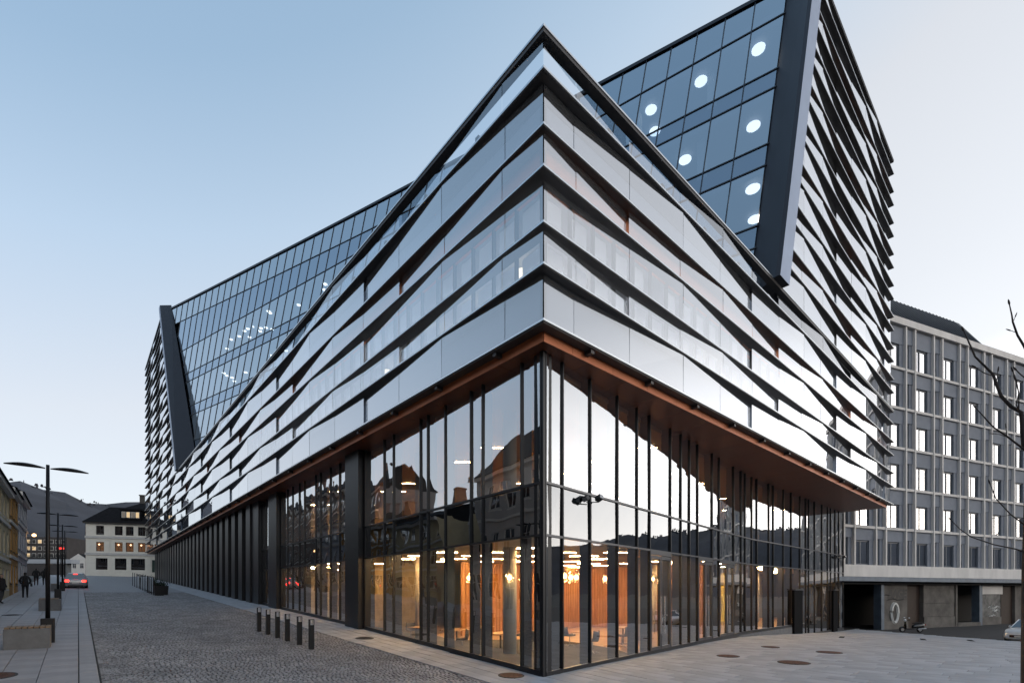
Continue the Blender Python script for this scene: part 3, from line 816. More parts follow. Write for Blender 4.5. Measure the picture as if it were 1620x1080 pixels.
chairs = [((4.0, 4.5), 2.2, 'dark shell chair by the pale column at the building corner'),
          ((2.3, 6.6), 1.0, 'dark shell chair second from the corner along the street glazing'),
          ((2.2, 8.9), 1.4, 'dark shell chair midway along the street glazing'),
          ((5.6, 3.0), 0.2, 'dark shell chair just right of the corner post behind the square glazing'),
          ((8.0, 3.4), 0.5, 'dark shell chair left of the first glass door'),
          ((5.0, 6.6), 3.6, 'dark shell chair in the second row behind the corner'),
          ((3.0, 11.6), 2.6, 'dark shell chair near the first wide dark pier'),
          ((6.6, 5.0), 4.2, 'dark shell chair in the second row behind the square glazing')]
for (p, r, l) in chairs: shell_chair(l, (p[0], p[1], 0), r)
tabs = [((3.2, 5.4), 'pale wood table beside the corner column'), ((2.9, 7.8), 'pale wood table midway along the street glazing'),
        ((6.3, 3.9), 'pale wood table behind the square glazing near the corner'), ((9.2, 4.2), 'pale wood table nearest the first glass door'),
        ((2.8, 10.2), 'pale wood table before the stone wall'), ((4.6, 8.4), 'pale wood table in the second row behind the street glazing')]
for (p, l) in tabs: cafe_table(l, (p[0], p[1], 0), 0.3, 1.3, 0.7)
pend = [(2.35, 3.93, 2.75), (3.37, 4.37, 2.85), (2.82, 6.86, 2.8), (4.15, 4.34, 2.72), (3.74, 3.37, 2.8), (3.82, 2.76, 2.8), (4.66, 3.22, 2.78), (5.19, 3.41, 2.8), (6.38, 3.02, 2.76), (11.71, 4.3, 2.87), (13.27, 4.92, 2.82)]
plab = ['glass drop pendant left of the corner post, second from it', 'glass drop pendant left of the corner post, nearest to it', 'single glass drop pendant over the street side tables', 'glass drop pendant hanging right behind the corner post',
        'glass drop pendant first right of the corner post', 'glass drop pendant leftmost of the close trio in the square glazing', 'glass drop pendant middle of the close trio in the square glazing', 'glass drop pendant rightmost of the close trio in the square glazing',
        'lone glass drop pendant between the trio and the glass doors', 'glass drop pendant seen through the left leaf of the first door', 'glass drop pendant seen through the right leaf of the first door']
proto = None
for p, l in zip(pend, plab):
    t = thing('pendant_lamp', l, 'lamp', p, 0, 'glass drop pendants')
    if proto is None:
        me_d = MB().lathe([(0.02, 0.34), (0.05, 0.24), (0.13, 0.05), (0.15, -0.06), (0.11, -0.17), (0.0, -0.20)], seg=10).mesh('glass_drop', m_drop)
        me_b = MB().lathe([(0.0, 0.10), (0.05, 0.06), (0.075, 0.0), (0.055, -0.06), (0.0, -0.085)], seg=10).mesh('bulb', m_bulb)
        me_c = MB().tube([(0, 0, 0.32), (0, 0, 1.0)], 0.008, 5).mesh('cord', m_frame); proto = 1
    link('glass_drop', me_d, t); link('bulb', me_b, t); link('cord', me_c, t)
# cream dome lamps in the first floor office windows
m_dome = EMIT('dome_shade', (1.0, 0.86, 0.62), 2.2)
me_dome = MB().lathe([(0.0, 0.22), (0.12, 0.20), (0.24, 0.12), (0.30, 0.0), (0.0, 0.0)], seg=16).mesh('shade', m_dome)
for (p, l) in (((2.0, 2.9, 12.3), 'cream dome lamp in the upper band window nearest left of the corner'), ((2.0, 5.6, 12.2), 'cream dome lamp second left of the corner in the bands'), ((2.0, 8.0, 12.2), 'cream dome lamp third left of the corner in the bands'),
               ((2.0, 12.0, 12.2), 'cream dome lamp farthest left in the band windows'), ((4.1, 2.0, 11.9), 'cream dome lamp right of the corner in the bands'), ((12.5, 2.0, 11.9), 'cream dome lamp far right of the corner in the bands')):
    t = thing('dome_lamp', l, 'lamp', p, 0, 'dome lamps in the band windows'); link('shade', me_dome, t)
    MB().tube([(0, 0, 0.2), (0, 0, 12.7 - p[2])], 0.01, 5).build('cord', m_frame, t)
# twin floodlights fixed to the glazing
def floods(label, s, z):
    p = rp(s); t = thing('floodlight_pair', label, 'floodlight', (p[0] - 0.01, p[1] - 0.08, z), -0.78); t.scale = (0.8, 0.8, 0.8)
    MB().tube([(0, 0.0, 0), (0, -0.30, 0.0)], 0.02, 6).build('arm', m_frame, t)
    MB().tube([(-0.22, -0.30, 0), (0.22, -0.30, 0)], 0.018, 6).build('cross_bar', m_frame, t)
    for sx, an in ((-1, 0.5), (1, -0.35)):
        mb = MB().box(-0.10, -0.13, -0.09, 0.10, 0.13, 0.09); o = mb.build('lamp_head', m_frame, t, bevel=0.02, loc=(sx * 0.24, -0.34, 0.14)); o.rotation_euler = (an, 0.25 * sx, 0.6 * sx)
        MB().box(-0.085, -0.14, -0.075, 0.085, -0.131, 0.075).build('lens', m_steel, o)
floods('twin floodlight fixed to the glazing beside the corner of the building', 2.9, 4.9)
floods('twin floodlight fixed to the far end of the square glazing', 36.6, 4.9)

# ------------------------------------------------------------------ concrete office block on the right
m_rb = M('block_panel', (0.205, 0.225, 0.265), 0.8, var=0.12, scale=0.8, bump=0.1)
m_rbw = M('block_white', (0.66, 0.63, 0.60), 0.75, var=0.14, scale=0.7, bump=0.15, streak=(1, 1, 0.3))
m_rbf = M('block_frame', (0.10, 0.12, 0.15), 0.5)
m_rbr = M('block_roof', (0.055, 0.06, 0.068), 0.55, 0.3, var=0.15, scale=1.0)
m_rbc = M('weathered_concrete', (0.115, 0.105, 0.095), 0.9, var=0.38, scale=0.9, bump=0.35, bscale=7)
m_rbd = M('shop_void', (0.012, 0.012, 0.013), 0.8)
m_brown = M('brown_board', (0.030, 0.015, 0.008), 0.7, var=0.25, scale=3)
m_can = M('canopy_steel', (0.10, 0.13, 0.17), 0.5, 0.3, var=0.2, scale=2)
m_wg2 = GLASS('window_glass_dim', 0.30, (0.55, 0.60, 0.64), (0.98, 0.98, 1.0), wav=0.003, wscale=0.9, power=3)
m_wg3 = GLASS('window_glass_mid', 0.50, (0.55, 0.60, 0.64), (0.98, 0.98, 1.0), wav=0.003, wscale=0.9, power=3)
m_wg = GLASS('window_glass', 0.64, (0.55, 0.60, 0.64), (0.98, 0.98, 1.0), wav=0.003, wscale=0.9, power=3)
RB = thing('concrete_office_block', 'grey seven storey office block with white concrete grid and dark metal roof', 'building', (45.15, 1.29, 0), math.atan2(-.3405, .9405))
LZ = [4.50, 7.85, 11.45, 15.08, 18.65, 22.2, 26.1]
A0, A1 = -8.5, 34.0
MB().box(A0, 0.40, 3.2, A1, 14, 26.2).build('wall', m_rb, RB)
MB().box(A0, 5.0, -1.3, A1, 14, 3.2).build('wall', m_rbd, RB)
for i, z in enumerate(LZ):
    if i == 0: MB().box(A0, -0.10, 3.55, A1, 0.9, 4.55).build('fascia', m_rbw, RB)
    elif i == 6: MB().box(A0, -0.16, 26.0, A1, 1.2, 26.6).build('cornice', m_rbw, RB)
    else: MB().box(A0, -0.03, z - 0.16, A1, 0.41, z + 0.06).build('ledge', m_rbw, RB)
fins = []
for k in range(-3, 9):
    for a in (1.86 + 4.12 * k, 3.18 + 4.12 * k):
        if A0 < a < A1: fins.append(a); MB().box(a - 0.09, -0.08, 4.5, a + 0.09, 0.41, 26.1).build('pilaster', m_rbw, RB)
for i in range(6):
    zb, zt = LZ[i] + 0.06, LZ[i + 1] - 0.16
    for k in range(-3, 8):
        aw0, aw1 = 3.18 + 4.12 * k + 0.09, 5.98 + 4.12 * k - 0.09
        # wide bay: lintel panel over a window of two lights
        MB().box(aw0, 0.12, zb + 2.12, aw1, 0.41, zt).build('lintel_panel', m_rb, RB)
        MB().box(aw1 - 0.55, 0.15, zb, aw1, 0.41, zb + 2.12).build('wall_panel', m_rb, RB)
        w0, w1 = aw0 + 0.02, aw1 - 0.57
        wn = MB().box(w0, 0.24, zb, w1, 0.32, zb + 0.10).box(w0, 0.24, zb + 2.0, w1, 0.32, zb + 2.10).box(w0, 0.24, zb + .1, w0 + 0.07, 0.32, zb + 2.0).box(w1 - 0.07, 0.24, zb + .1, w1, 0.32, zb + 2.0).box((w0 + w1) / 2 - 0.05, 0.24, zb + .1, (w0 + w1) / 2 + 0.05, 0.32, zb + 2.0).build('window', m_rbf, RB)
        for x0, x1 in ((w0 + 0.07, (w0 + w1) / 2 - 0.05), ((w0 + w1) / 2 + 0.05, w1 - 0.07)):
            mb = MB(); j = rnd.uniform(-0.012, 0.012)
            mb.quad((x0, 0.28 + j, zb + .1), (x1, 0.28 - j, zb + .1), (x1, 0.28 - j, zb + 2.0), (x0, 0.28 + j, zb + 2.0)).build('pane', rnd.choice([m_wg, m_wg, m_wg3, m_wg3, m_wg2]), wn)
        an0, an1 = 1.86 + 4.12 * k + 0.09, 3.18 + 4.12 * k - 0.09
        MB().box(an0, 0.12, zb + 2.3, an1, 0.41, zt).build('lintel_panel', m_rb, RB)
        wn = MB().box(an0 + 0.05, 0.26, zb, an0 + 0.12, 0.34, zb + 2.3).box(an1 - 0.5, 0.26, zb, an1 - 0.43, 0.34, zb + 2.3).build('window', m_rbf, RB)
        MB().quad((an0 + .12, 0.30, zb), (an1 - .5, 0.30, zb), (an1 - .5, 0.30, zb + 2.3), (an0 + .12, 0.30, zb + 2.3)).build('pane', m_wg, wn)
        MB().box(an1 - 0.43, 0.18, zb, an1, 0.41, zb + 2.3).build('wall_panel', m_rb, RB)
MB().box(A0, -0.85, 3.14, A1, -0.1, 3.50).build('canopy', m_can, RB)
MB().box(A0, -0.15, 2.9, A1, 0.7, 3.13).build('canopy_beam', m_rbd, RB)
gz = -1.25
def gp(a0, a1, y, z0, z1, m, name): return MB().box(a0, y, z0, a1, 0.74, z1).build(name, m, RB)
gp(-1.35, -0.95, 0.1, gz, 3.0, m_can, 'post')
pl_ = gp(-0.92, 2.45, 0.2, gz, 3.0, m_rbc, 'concrete_panel'); gp(2.45, 4.75, 0.5, gz, 3.0, m_brown, 'brown_door')
gp(4.78, 9.6, 0.15, 1.2, 3.0, m_rbc, 'concrete_panel'); gp(4.78, 9.6, 0.16, -0.05, 1.18, m_rbc, 'concrete_panel'); gp(4.78, 9.7, 0.10, gz, -0.07, m_rbc, 'concrete_plinth')
gp(-0.95, 2.45, 0.12, gz, -0.35, m_rbc, 'concrete_plinth')
gp(9.62, 9.9, 0.05, gz, 3.0, m_rbc, 'post'); gp(9.9, 13.7, 0.0, gz, -0.75, m_rbc, 'step')
gp(13.7, 14.2, 0.1, gz, 3.0, m_can, 'post'); gp(14.2, 18.3, 0.3, 2.0, 3.0, m_rbw, 'shop_sign_board')
sw = gp(14.2, 18.3, 0.4, gz, -0.3, m_rbc, 'concrete_plinth')
MB().box(14.25, 0.45, -0.3, 18.25, 0.47, 1.98).build('shop_window', M('posted_glass', (0.16, 0.155, 0.145), 0.25, var=0.5, scale=1.4), RB)
gp(18.35, 20.4, 0.45, gz, 3.0, m_brown, 'brown_door'); gp(20.4, 24.0, 0.2, gz, 3.0, m_rbc, 'concrete_panel')
# roof with standing seams
MB().hexa([(A0, 0.9, 26.6), (18.8, 0.9, 26.6), (18.8, 9.5, 26.6), (A0, 9.5, 26.6), (A0, 4.6, 32.3), (19.6, 4.6, 32.3), (19.6, 5.2, 32.3), (A0, 5.2, 32.3)]).build('roof', m_rbr, RB)
a = A0 + 0.3
while a < 18.7:
    f_ = 1.0
    MB().tube([(a, 0.86, 26.64), (a, 0.9 + 3.7 * f_, 26.6 + 5.72 * f_)], 0.045, 4).build('roof_seam', m_rbr, RB); a += 0.62
# graffiti: flat paint on the panels
m_bk = M('paint_black', (0.015, 0.015, 0.016), 0.6); m_wh = M('paint_white', (0.55, 0.55, 0.53), 0.6)
def lettering(name, txt, size, loc, mat, shear=0.15):
    cu = bpy.data.curves.new(name, 'FONT'); cu.body = txt; cu.size = size; cu.extrude = 0.004; cu.offset = 0.055 * size; cu.shear = shear; cu.align_x = 'CENTER'; cu.materials.append(mat)
    tmp = bpy.data.objects.new('tmp', cu); C.objects.link(tmp); bpy.context.view_layer.update()
    me = bpy.data.meshes.new_from_object(tmp.evaluated_get(bpy.context.evaluated_depsgraph_get())); bpy.data.objects.remove(tmp)
    o = bpy.data.objects.new(name, me); C.objects.link(o); o.parent = RB; o.location = loc; o.rotation_euler = (math.pi / 2, 0, 0); return o
def stroke(name, pts, w, y, mat):
    mb = MB(); mb.tube([(x, y, z) for x, z in pts], w, 5); o = mb.build(name, mat, RB); return o
lettering('graffiti', 'AAGE', 1.0, (1.0, 0.193, 1.75), m_bk, 0.1)
stroke('graffiti', [(-0.3, 1.55), (0.4, 1.65), (1.0, 1.5), (1.9, 1.62)], 0.05, 0.19, m_bk)
stroke('graffiti', [(-0.9, 1.95), (-0.5, 2.0), (-0.1, 1.95)], 0.05, 0.19, m_bk)
stroke('graffiti', [(0.55 + 0.45 * math.cos(a), 0.35 + 0.85 * math.sin(a)) for a in frange(0, 2 * math.pi, 22)], 0.15, 0.16, m_wh)
for k in range(10):
    x0 = 15.4 + rnd.uniform(0, 1.8); z0 = rnd.uniform(-0.2, 0.95); R3 = random.Random(k)
    stroke('graffiti', [(x0 + 0.22 * i * R3.uniform(.5, 1.2), z0 + R3.uniform(-.22, .22)) for i in range(6)], 0.03, 0.44, m_wh)

# ------------------------------------------------------------------ houses
def local_root(name, label, cat, loc, rotz, group=None): return thing(name, label, cat, loc, rotz, group)
m_win_d = GLASS('house_glass', 0.25, (0.25, 0.27, 0.30), (0.95, 0.97, 1.0), power=3)
m_win_room = M('house_room', (0.04, 0.038, 0.036), 0.8)
m_warm = EMIT('lit_room', (1.0, 0.42, 0.16), 0.55); m_warm2 = EMIT('lit_attic', (1.0, 0.72, 0.40), 0.8)
m_white_p = M('paint_trim', (0.62, 0.60, 0.57), 0.6, var=0.06, scale=2)
m_dkf = M('frame_dark_wood', (0.05, 0.045, 0.04), 0.5)
m_tile = M('slate_roof', (0.014, 0.014, 0.016), 0.95, spec=0.15, var=0.3, scale=2.5, bump=0.3)
def hwindow(par, x0, x1, z0, z1, room=None, frame=None, trim=True, bars=True, y=0.0):
    """window set into the front plane y (outside is -y)"""
    fr = frame or m_white_p; mb = MB(); w = 0.06
    mb.box(x0, y - 0.03, z0, x1, y + 0.03, z0 + w).box(x0, y - 0.03, z1 - w, x1, y + 0.03, z1).box(x0, y - 0.03, z0 + w, x0 + w, y + 0.03, z1 - w).box(x1 - w, y - 0.03, z0 + w, x1, y + 0.03, z1 - w)
    if bars:
        xm = (x0 + x1) / 2; zm = z0 + (z1 - z0) * 0.62
        mb.box(xm - 0.03, y - 0.025, z0 + w, xm + 0.03, y + 0.025, z1 - w).box(x0 + w, y - 0.02, zm - 0.025, xm - 0.03, y + 0.02, zm + 0.025).box(xm + 0.03, y - 0.02, zm - 0.025, x1 - w, y + 0.02, zm + 0.025)
    o = mb.build('window', fr, par)
    MB().quad((x0, y - 0.002, z0), (x1, y - 0.002, z0), (x1, y - 0.002, z1), (x0, y - 0.002, z1)).build('pane', m_win_d, o)
    if trim:
        MB().box(x0 - 0.12, y - 0.10, z0 - 0.16, x1 + 0.12, y + 0.0, z0 - 0.04).build('sill', m_white_p, o)
        MB().box(x0 - 0.12, y - 0.09, z1 + 0.04, x1 + 0.12, y + 0.0, z1 + 0.2).build('lintel', m_white_p, o)
    return o
def wall_holes(par, name, mat, W, Ztop, holes, zb=0.0, depth=0.3, y=0.0):
    """front wall made of strips round its openings"""
    mb = MB(); zs = sorted({zb, Ztop} | {h[2] for h in holes} | {h[3] for h in holes})
    for z0, z1 in zip(zs, zs[1:]):
        act = sorted([(h[0], h[1]) for h in holes if h[2] < z1 - 1e-4 and h[3] > z0 + 1e-4]); x = 0.0
        for h0, h1 in act:
            if h0 > x: mb.box(x, y, z0, h0, y + depth, z1)
            x = h1
        if x < W: mb.box(x, y, z0, W, y + depth, z1)
    return mb.build(name, mat, par)
def town_house(label, t0, t1, eave, ridge, col, cols, floors, shop=True, seed=0, s_front=-12.2, group='old town houses along the street', trimcol=None, lit=()):
    """house whose front looks across the street to +s; local x runs along -t"""
    R = random.Random(seed); base = g(-12, (t0 + t1) / 2) - 0.4; W = t1 - t0
    root = thing('town_house', label, 'house', (s_front, t0, base), math.pi / 2, group)
    m = M('render_' + str(seed), col, 0.85, var=0.1, scale=0.8, bump=0.08)
    holes = []; fh = (eave - 0.5) / floors; step = W / cols
    for f_ in range(floors):
        for c in range(cols):
            xc = step * (c + 0.5); ww = 0.55
            z0 = 0.4 + f_ * fh + (0.28 * fh if f_ else 0.8); z1 = z0 + (1.75 if f_ else 2.0)
            if f_ == 0 and shop: ww = min(0.8, step * 0.36)
            if f_ == 0 and c == cols // 2: z0 = 0.4
            holes.append((xc - ww, xc + ww, z0, min(z1, 0.4 + (f_ + 1) * fh - 0.35)))
    wl = wall_holes(root, 'wall', m, W, eave, holes, zb=-1.5)
    MB().box(0, 0.3, -1.5, W, 9.5, eave).build('body', m_win_room if False else m, root)
    MB().box(0.02, 0.301 - 0.03, -1.5, W - 0.02, 0.299, eave - 0.1).build('room_dark', m_win_room, root)
    for i, h in enumerate(holes): hwindow(root, h[0], h[1], h[2], h[3], y=0.1)
    for f_ in range(1, floors): MB().box(-0.02, -0.09, 0.4 + f_ * fh + 0.1, W + 0.02, 0.0, 0.4 + f_ * fh + 0.3).build('string_course', m_white_p, root)
    MB().box(-0.05, -0.28, eave - 0.3, W + 0.05, 0.0, eave).build('cornice', m_white_p, root)
    rf = MB(); y0, y1, ym = -0.4, 9.9, 4.7
    rf.hexa([(0, y0, eave), (W, y0, eave), (W, y1, eave), (0, y1, eave), (0.0, ym - 0.05, ridge), (W, ym - 0.05, ridge), (W, ym + 0.05, ridge), (0.0, ym + 0.05, ridge)])
    r_ = rf.build('roof', m_tile, root)
    cx = W * R.uniform(0.3, 0.7)
    MB().box(cx - 0.4, ym - 0.4, ridge - 1.0, cx + 0.4, ym + 0.4, ridge + 1.3).box(cx - 0.5, ym - 0.5, ridge + 1.3, cx + 0.5, ym + 0.5, ridge + 1.45).build('chimney', M('chimney_%d' % seed, (0.12, 0.07, 0.06), 0.85, var=0.2, scale=5), r_)
    return root
town_house('cream rendered house at the left edge of the picture', 30.0, 41.0, 7.9, 10.0, (0.50, 0.43, 0.28), 5, 3, seed=1)
town_house('narrow ochre house between the cream and the pale grey one', 41.0, 47.5, 8.0, 9.9, (0.42, 0.23, 0.07), 3, 3, seed=2)
town_house('pale grey house with a wall lamp, farthest of the left row', 47.5, 57.0, 8.3, 10.3, (0.48, 0.50, 0.54), 4, 3, seed=3)
town_house('white rendered house seen only as a reflection in the street glazing', 12.5, 24.0, 10.8, 15.2, (0.42, 0.41, 0.40), 6, 3, seed=4, group='houses mirrored in the glazing')
town_house('brown rendered house mirrored next to the white one', 0.5, 12.5, 11.6, 15.6, (0.28, 0.22, 0.18), 6, 3, seed=5, group='houses mirrored in the glazing')
town_house('tall dark house mirrored in the far street bands', 60.0, 76.0, 15.0, 19.0, (0.14, 0.13, 0.13), 8, 4, seed=7, s_front=-18.5, group='houses mirrored in the glazing')
town_house('tall brown house mirrored in the far street bands', 76.0, 96.0, 14.0, 18.0, (0.17, 0.13, 0.11), 9, 4, seed=8, s_front=-19.0, group='houses mirrored in the glazing')
town_house('grey rendered house mirrored beside the brown one', -14.0, 0.5, 10.6, 15.0, (0.30, 0.31, 0.33), 7, 3, seed=6, group='houses mirrored in the glazing')
# wall lamp on the pale house
wl = thing('wall_lamp', 'lit lantern on the corner of the pale grey house', 'lamp', (-12.0, 56.6, g(-12, 56) + 5.0), 0)
MB().tube([(-0.25, 0, 0.15), (0.2, 0, 0.2), (0.3, 0, 0.1)], 0.025, 6).build('arm', m_frame, wl)
MB().lathe([(0.0, -0.16), (0.13, -0.12), (0.16, 0.02), (0.08, 0.12), (0, 0.14)], (0.3, 0, 0), 10).build('globe', EMIT('lantern', (1.0, 0.55, 0.22), 6), wl)
# house closing the street
ang_h = math.radians(48.28 - 90 + 17)
EH = thing('corner_house', 'cream three storey house with black roof closing the end of the street', 'house', (-7.53, 108.51, 5.85), ang_h)
m_cream = M('cream_render', (0.86, 0.82, 0.72), 0.8, var=0.06, scale=1.0, bump=0.05); m_brickside = M('brick_side', (0.22, 0.11, 0.075), 0.85, var=0.2, scale=5)
hol = []; kinds = []
for x0, x1 in ((1.55, 2.75), (4.4, 5.6), (6.1, 7.3), (8.0, 9.2), (11.2, 12.4), (13.2, 14.4)):
    hol.append((x0, x1, 6.75, 8.4)); kinds.append('d'); hol.append((x0, x1, 3.75, 5.45)); kinds.append('l' if x0 < 10 else 'd')
for x0, x1 in ((1.5, 3.6), (4.4, 6.2), (6.9, 9.1), (12.0, 12.9)): hol.append((x0, x1, 0.4, 2.5)); kinds.append('s')
hol.append((10.2, 11.4, 0.0, 2.3)); kinds.append('door')
wall_holes(EH, 'wall', m_cream, 17.0, 9.0, hol, zb=-1.5, depth=0.35)
MB().box(0.02, 0.36, -1.5, 16.98, 12, 9.0).build('body', m_win_room, EH)
MB().box(-0.03, 0.0, -1.5, 0.0, 12, 9.0).build('side_wall', m_brickside, EH)
for h, k in zip(hol, kinds):
    if k == 'door':
        d_ = MB().box(h[0], 0.1, 0.0, h[1], 0.18, h[3]).build('door', M('door_green', (0.03, 0.06, 0.05), 0.5), EH)
        MB().box(h[0] + 0.12, 0.07, 1.0, h[0] + 0.18, 0.1, 1.15).build('handle', m_trim, d_); continue
    hwindow(EH, h[0], h[1], h[2], h[3], frame=m_dkf, y=0.12, bars=(k != 's'))
    if k == 'l':
        MB().box(h[0] + .03, 0.30, h[2] + .03, h[1] - .03, 0.33, h[3] - .03).build('lit_room', m_warm, EH)
        MB().lathe([(0, -.2), (.14, -.14), (.2, 0), (.14, .14), (0, .2)], ((h[0] + h[1]) / 2 + rnd.uniform(-.2, .3), 0.24, h[3] - 0.45), 10).build('globe', EMIT('globe_lamp', (1, .55, .3), 3.5), EH)
    if k == 's':
        MB().box(h[0] + .1, 0.28, h[2] + .1, h[1] - .1, 0.31, h[2] + 1.7).build('shop_display', M('display_%d' % int(h[0] * 10), (0.20, 0.18, 0.17), 0.6, var=0.6, scale=2.2), EH)
for z in (3.05, 6.1): MB().box(-0.1, -0.14, z, 17.1, 0.0, z + 0.42).build('string_course', m_white_p, EH)
for x in (3.3, 9.6): MB().box(x, -0.05, 0, x + 0.35, 0.0, 9.0).build('pilaster', m_cream, EH)
MB().box(-0.3, -0.4, 8.75, 17.3, 0.0, 9.0).build('cornice', m_dkf, EH)
rf = MB().hexa([(-0.4, -0.5, 9.0), (17.4, -0.5, 9.0), (17.4, 12.5, 9.0), (-0.4, 12.5, 9.0), (2.6, 2.4, 12.2), (17.4, 2.4, 12.2), (17.4, 9.6, 12.2), (2.6, 9.6, 12.2)]).build('roof', m_tile, EH)
MB().hexa([(4.2, 3.5, 12.2), (9.2, 3.5, 12.2), (9.2, 9, 12.2), (4.2, 9, 12.2), (6.3, 5.5, 13.6), (7.2, 5.5, 13.6), (7.2, 6.4, 13.6), (6.3, 6.4, 13.6)]).build('roof_hip', m_tile, rf)
MB().box(6.2, 5.5, 12.8, 7.1, 6.2, 15.1).box(6.1, 5.4, 15.1, 7.2, 6.3, 15.3).build('chimney', m_rbc, rf)
dm = MB().box(5.3, -0.1, 9.6, 8.5, 2.8, 11.4).box(5.1, -0.3, 11.4, 8.7, 2.8, 11.55).build('dormer', m_tile, EH)
for k in range(4):
    x0 = 5.5 + k * 0.72
    w_ = MB().box(x0, -0.16, 10.0, x0 + 0.62, -0.11, 11.1).build('dormer_window', m_white_p, dm); MB().box(x0 + 0.07, -0.18, 10.07, x0 + 0.55, -0.161, 11.03).build('pane', m_warm2 if k % 2 else M('attic_pane%d' % k, (0.5, 0.4, 0.3), 0.4), w_)
# ------------------------------------------------------------------ street furniture
m_black = M('black_metal', (0.016, 0.016, 0.018), 0.42, 0.5)
m_bconc = M('bench_concrete', (0.16, 0.165, 0.17), 0.85, var=0.15, scale=4, bump=0.2)
m_bwood = M('bench_wood', (0.22, 0.15, 0.09), 0.6, var=0.25, scale=5)
def street_lamp(label, s, t, h=5.75):
    r = thing('street_lamp', label, 'street lamp', (s, t, g(s, t)), 0, 'two armed street lamps along the pavement')
    MB().box(-0.17, -0.17, -0.05, 0.17, 0.17, 0.78).build('base', m_black, r, bevel=0.02)
    MB().tube([(0, 0, 0.78), (0, 0, 3.0), (0, 0, h)], [0.062, 0.058, 0.045], 14).build('pole', m_black, r, smooth=True)
    for sg_ in (-1, 1):
        mb = MB(); n = 9
        for k in range(n + 1):
            x = 0.06 + 0.94 * k / n; q = k / n
            w = 0.02 + 0.14 * math.sin(min(1, q * 1.05) * math.pi) ** 0.8 if q < 0.96 else 0.012
            zc = h - 0.12 + 0.03 * math.sin(q * math.pi); th = 0.02 + 0.055 * math.sin(q * math.pi)
            mb.v += [(sg_ * x, -w, zc), (sg_ * x, 0, zc + th), (sg_ * x, w, zc), (sg_ * x, 0, zc - th * 0.7)]
        for k in range(n):
            for j in range(4):
                j2 = (j + 1) % 4; a = k * 4; mb.f.append((a + j, a + 4 + j, a + 4 + j2, a + j2)); mb.m.append(0)
        mb.f.append((0, 1, 2, 3)); mb.m.append(0); mb.f.append((n * 4 + 3, n * 4 + 2, n * 4 + 1, n * 4)); mb.m.append(0)
        mb.build('lamp_arm', m_black, r, smooth=True)
    return r
street_lamp('tall black two armed street lamp nearest the camera beside the concrete bench', -9.3, 13.4)
street_lamp('second black two armed street lamp along the pavement', -9.55, 35.2)
street_lamp('third black two armed street lamp in front of the silver car', -9.58, 49.2)
street_lamp('farthest black two armed street lamp beyond the silver car', -9.6, 60.5)
def bench(label, s0, s1, t0, t1):
    z = g(s0, t0); r = thing('concrete_bench', label, 'bench', ((s0 + s1) / 2, (t0 + t1) / 2, z), 0, 'concrete benches along the pavement')
    w, l = (s1 - s0) / 2, (t1 - t0) / 2; dz = 0.0475 * l
    MB().hexa([(-w, -l, -0.05), (w, -l, -0.05), (w, l, -0.05), (-w, l, -0.05), (-w, -l, 0.60), (w, -l, 0.60), (w, l, 0.60), (-w, l, 0.60)]).build('block', m_bconc, r, bevel=0.015)
    k = 0; x = -w + 0.02
    while x < w - 0.08:
        MB().box(x, -l + 0.01, 0.605, x + 0.105, l - 0.01, 0.655).build('plank', m_bwood, r); x += 0.125
bench('grey concrete bench with plank top at the foot of the nearest lamp', -10.2, -9.2, 12.0, 13.0)
bench('grey concrete bench halfway to the second lamp', -10.1, -9.25, 26.7, 28.4)
bench('small far concrete bench near the silver car', -10.3, -9.75, 48.2, 49.6)
m_bframe = M('bollard_rim', (0.55, 0.55, 0.54), 0.4, 0.3)
me_post = MB().box(-0.07, -0.07, -0.05, 0.07, 0.07, 0.80).box(-0.07, -0.07, 0.80, -0.055, 0.07, 0.97).box(0.055, -0.07, 0.80, 0.07, 0.07, 0.97).box(-0.07, -0.07, 0.97, 0.07, 0.07, 0.985).mesh('post', m_black)
me_rim = MB().box(-0.054, -0.062, 0.802, -0.046, 0.062, 0.968).box(0.046, -0.062, 0.802, 0.054, 0.062, 0.968).box(-0.046, -0.062, 0.960, 0.046, 0.062, 0.968).box(-0.046, -0.062, 0.802, 0.046, 0.062, 0.81).mesh('rim', m_bframe)
ordn = ['first', 'second', 'third', 'fourth', 'fifth', 'sixth']
for i, (s, t) in enumerate([(-3.0, 13.46), (-2.97, 12.3), (-2.93, 11.22), (-2.88, 10.22), (-2.82, 9.11), (-2.81, 7.98)]):
    lb = ['farthest black bollard at the left end of the row of six', 'second black bollard from the left in the row of six', 'third black bollard from the left in the row of six', 'fourth black bollard from the left in the row of six', 'fifth black bollard from the left in the row of six', 'nearest black bollard at the right end of the row of six'][i]
    r = thing('bollard', lb, 'bollard', (s, t, g(s, t)), 0, 'row of black bollards with open tops')
    link('post', me_post, r); link('rim', me_rim, r)
def manhole(label, s, t, rad, mat=None, cat='manhole'):
    r = thing('manhole_cover', label, cat, (s, t, g(s, t) + 0.006), rnd.uniform(0, 3))
    r.rotation_euler = (math.atan((g(s, t + .1) - g(s, t)) / .1), 0, 0)
    MB().lathe([(rad, -0.02), (rad, 0.008), (rad - 0.05, 0.012), (0.0, 0.012)], seg=28).build('cover', mat or m_rust, r)
    MB().lathe([(rad + 0.05, -0.02), (rad + 0.05, 0.006), (rad + 0.005, 0.006), (rad + 0.005, -0.02)], seg=28).build('ring', m_iron, r)
    for k in range(-2, 3): 
        hw = math.sqrt(max(0.01, (rad * 0.75) ** 2 - (k * rad * 0.28) ** 2))
        MB().box(-hw, k * rad * 0.28 - 0.012, 0.0125, hw, k * rad * 0.28 + 0.012, 0.018).build('rib', mat or m_rust, r)
manhole('rusty round cover on the square nearest the doors', 8.59, -0.68, 0.33); manhole('small rusty round cover on the square beside the plinth', 12.74, -0.55, 0.30)
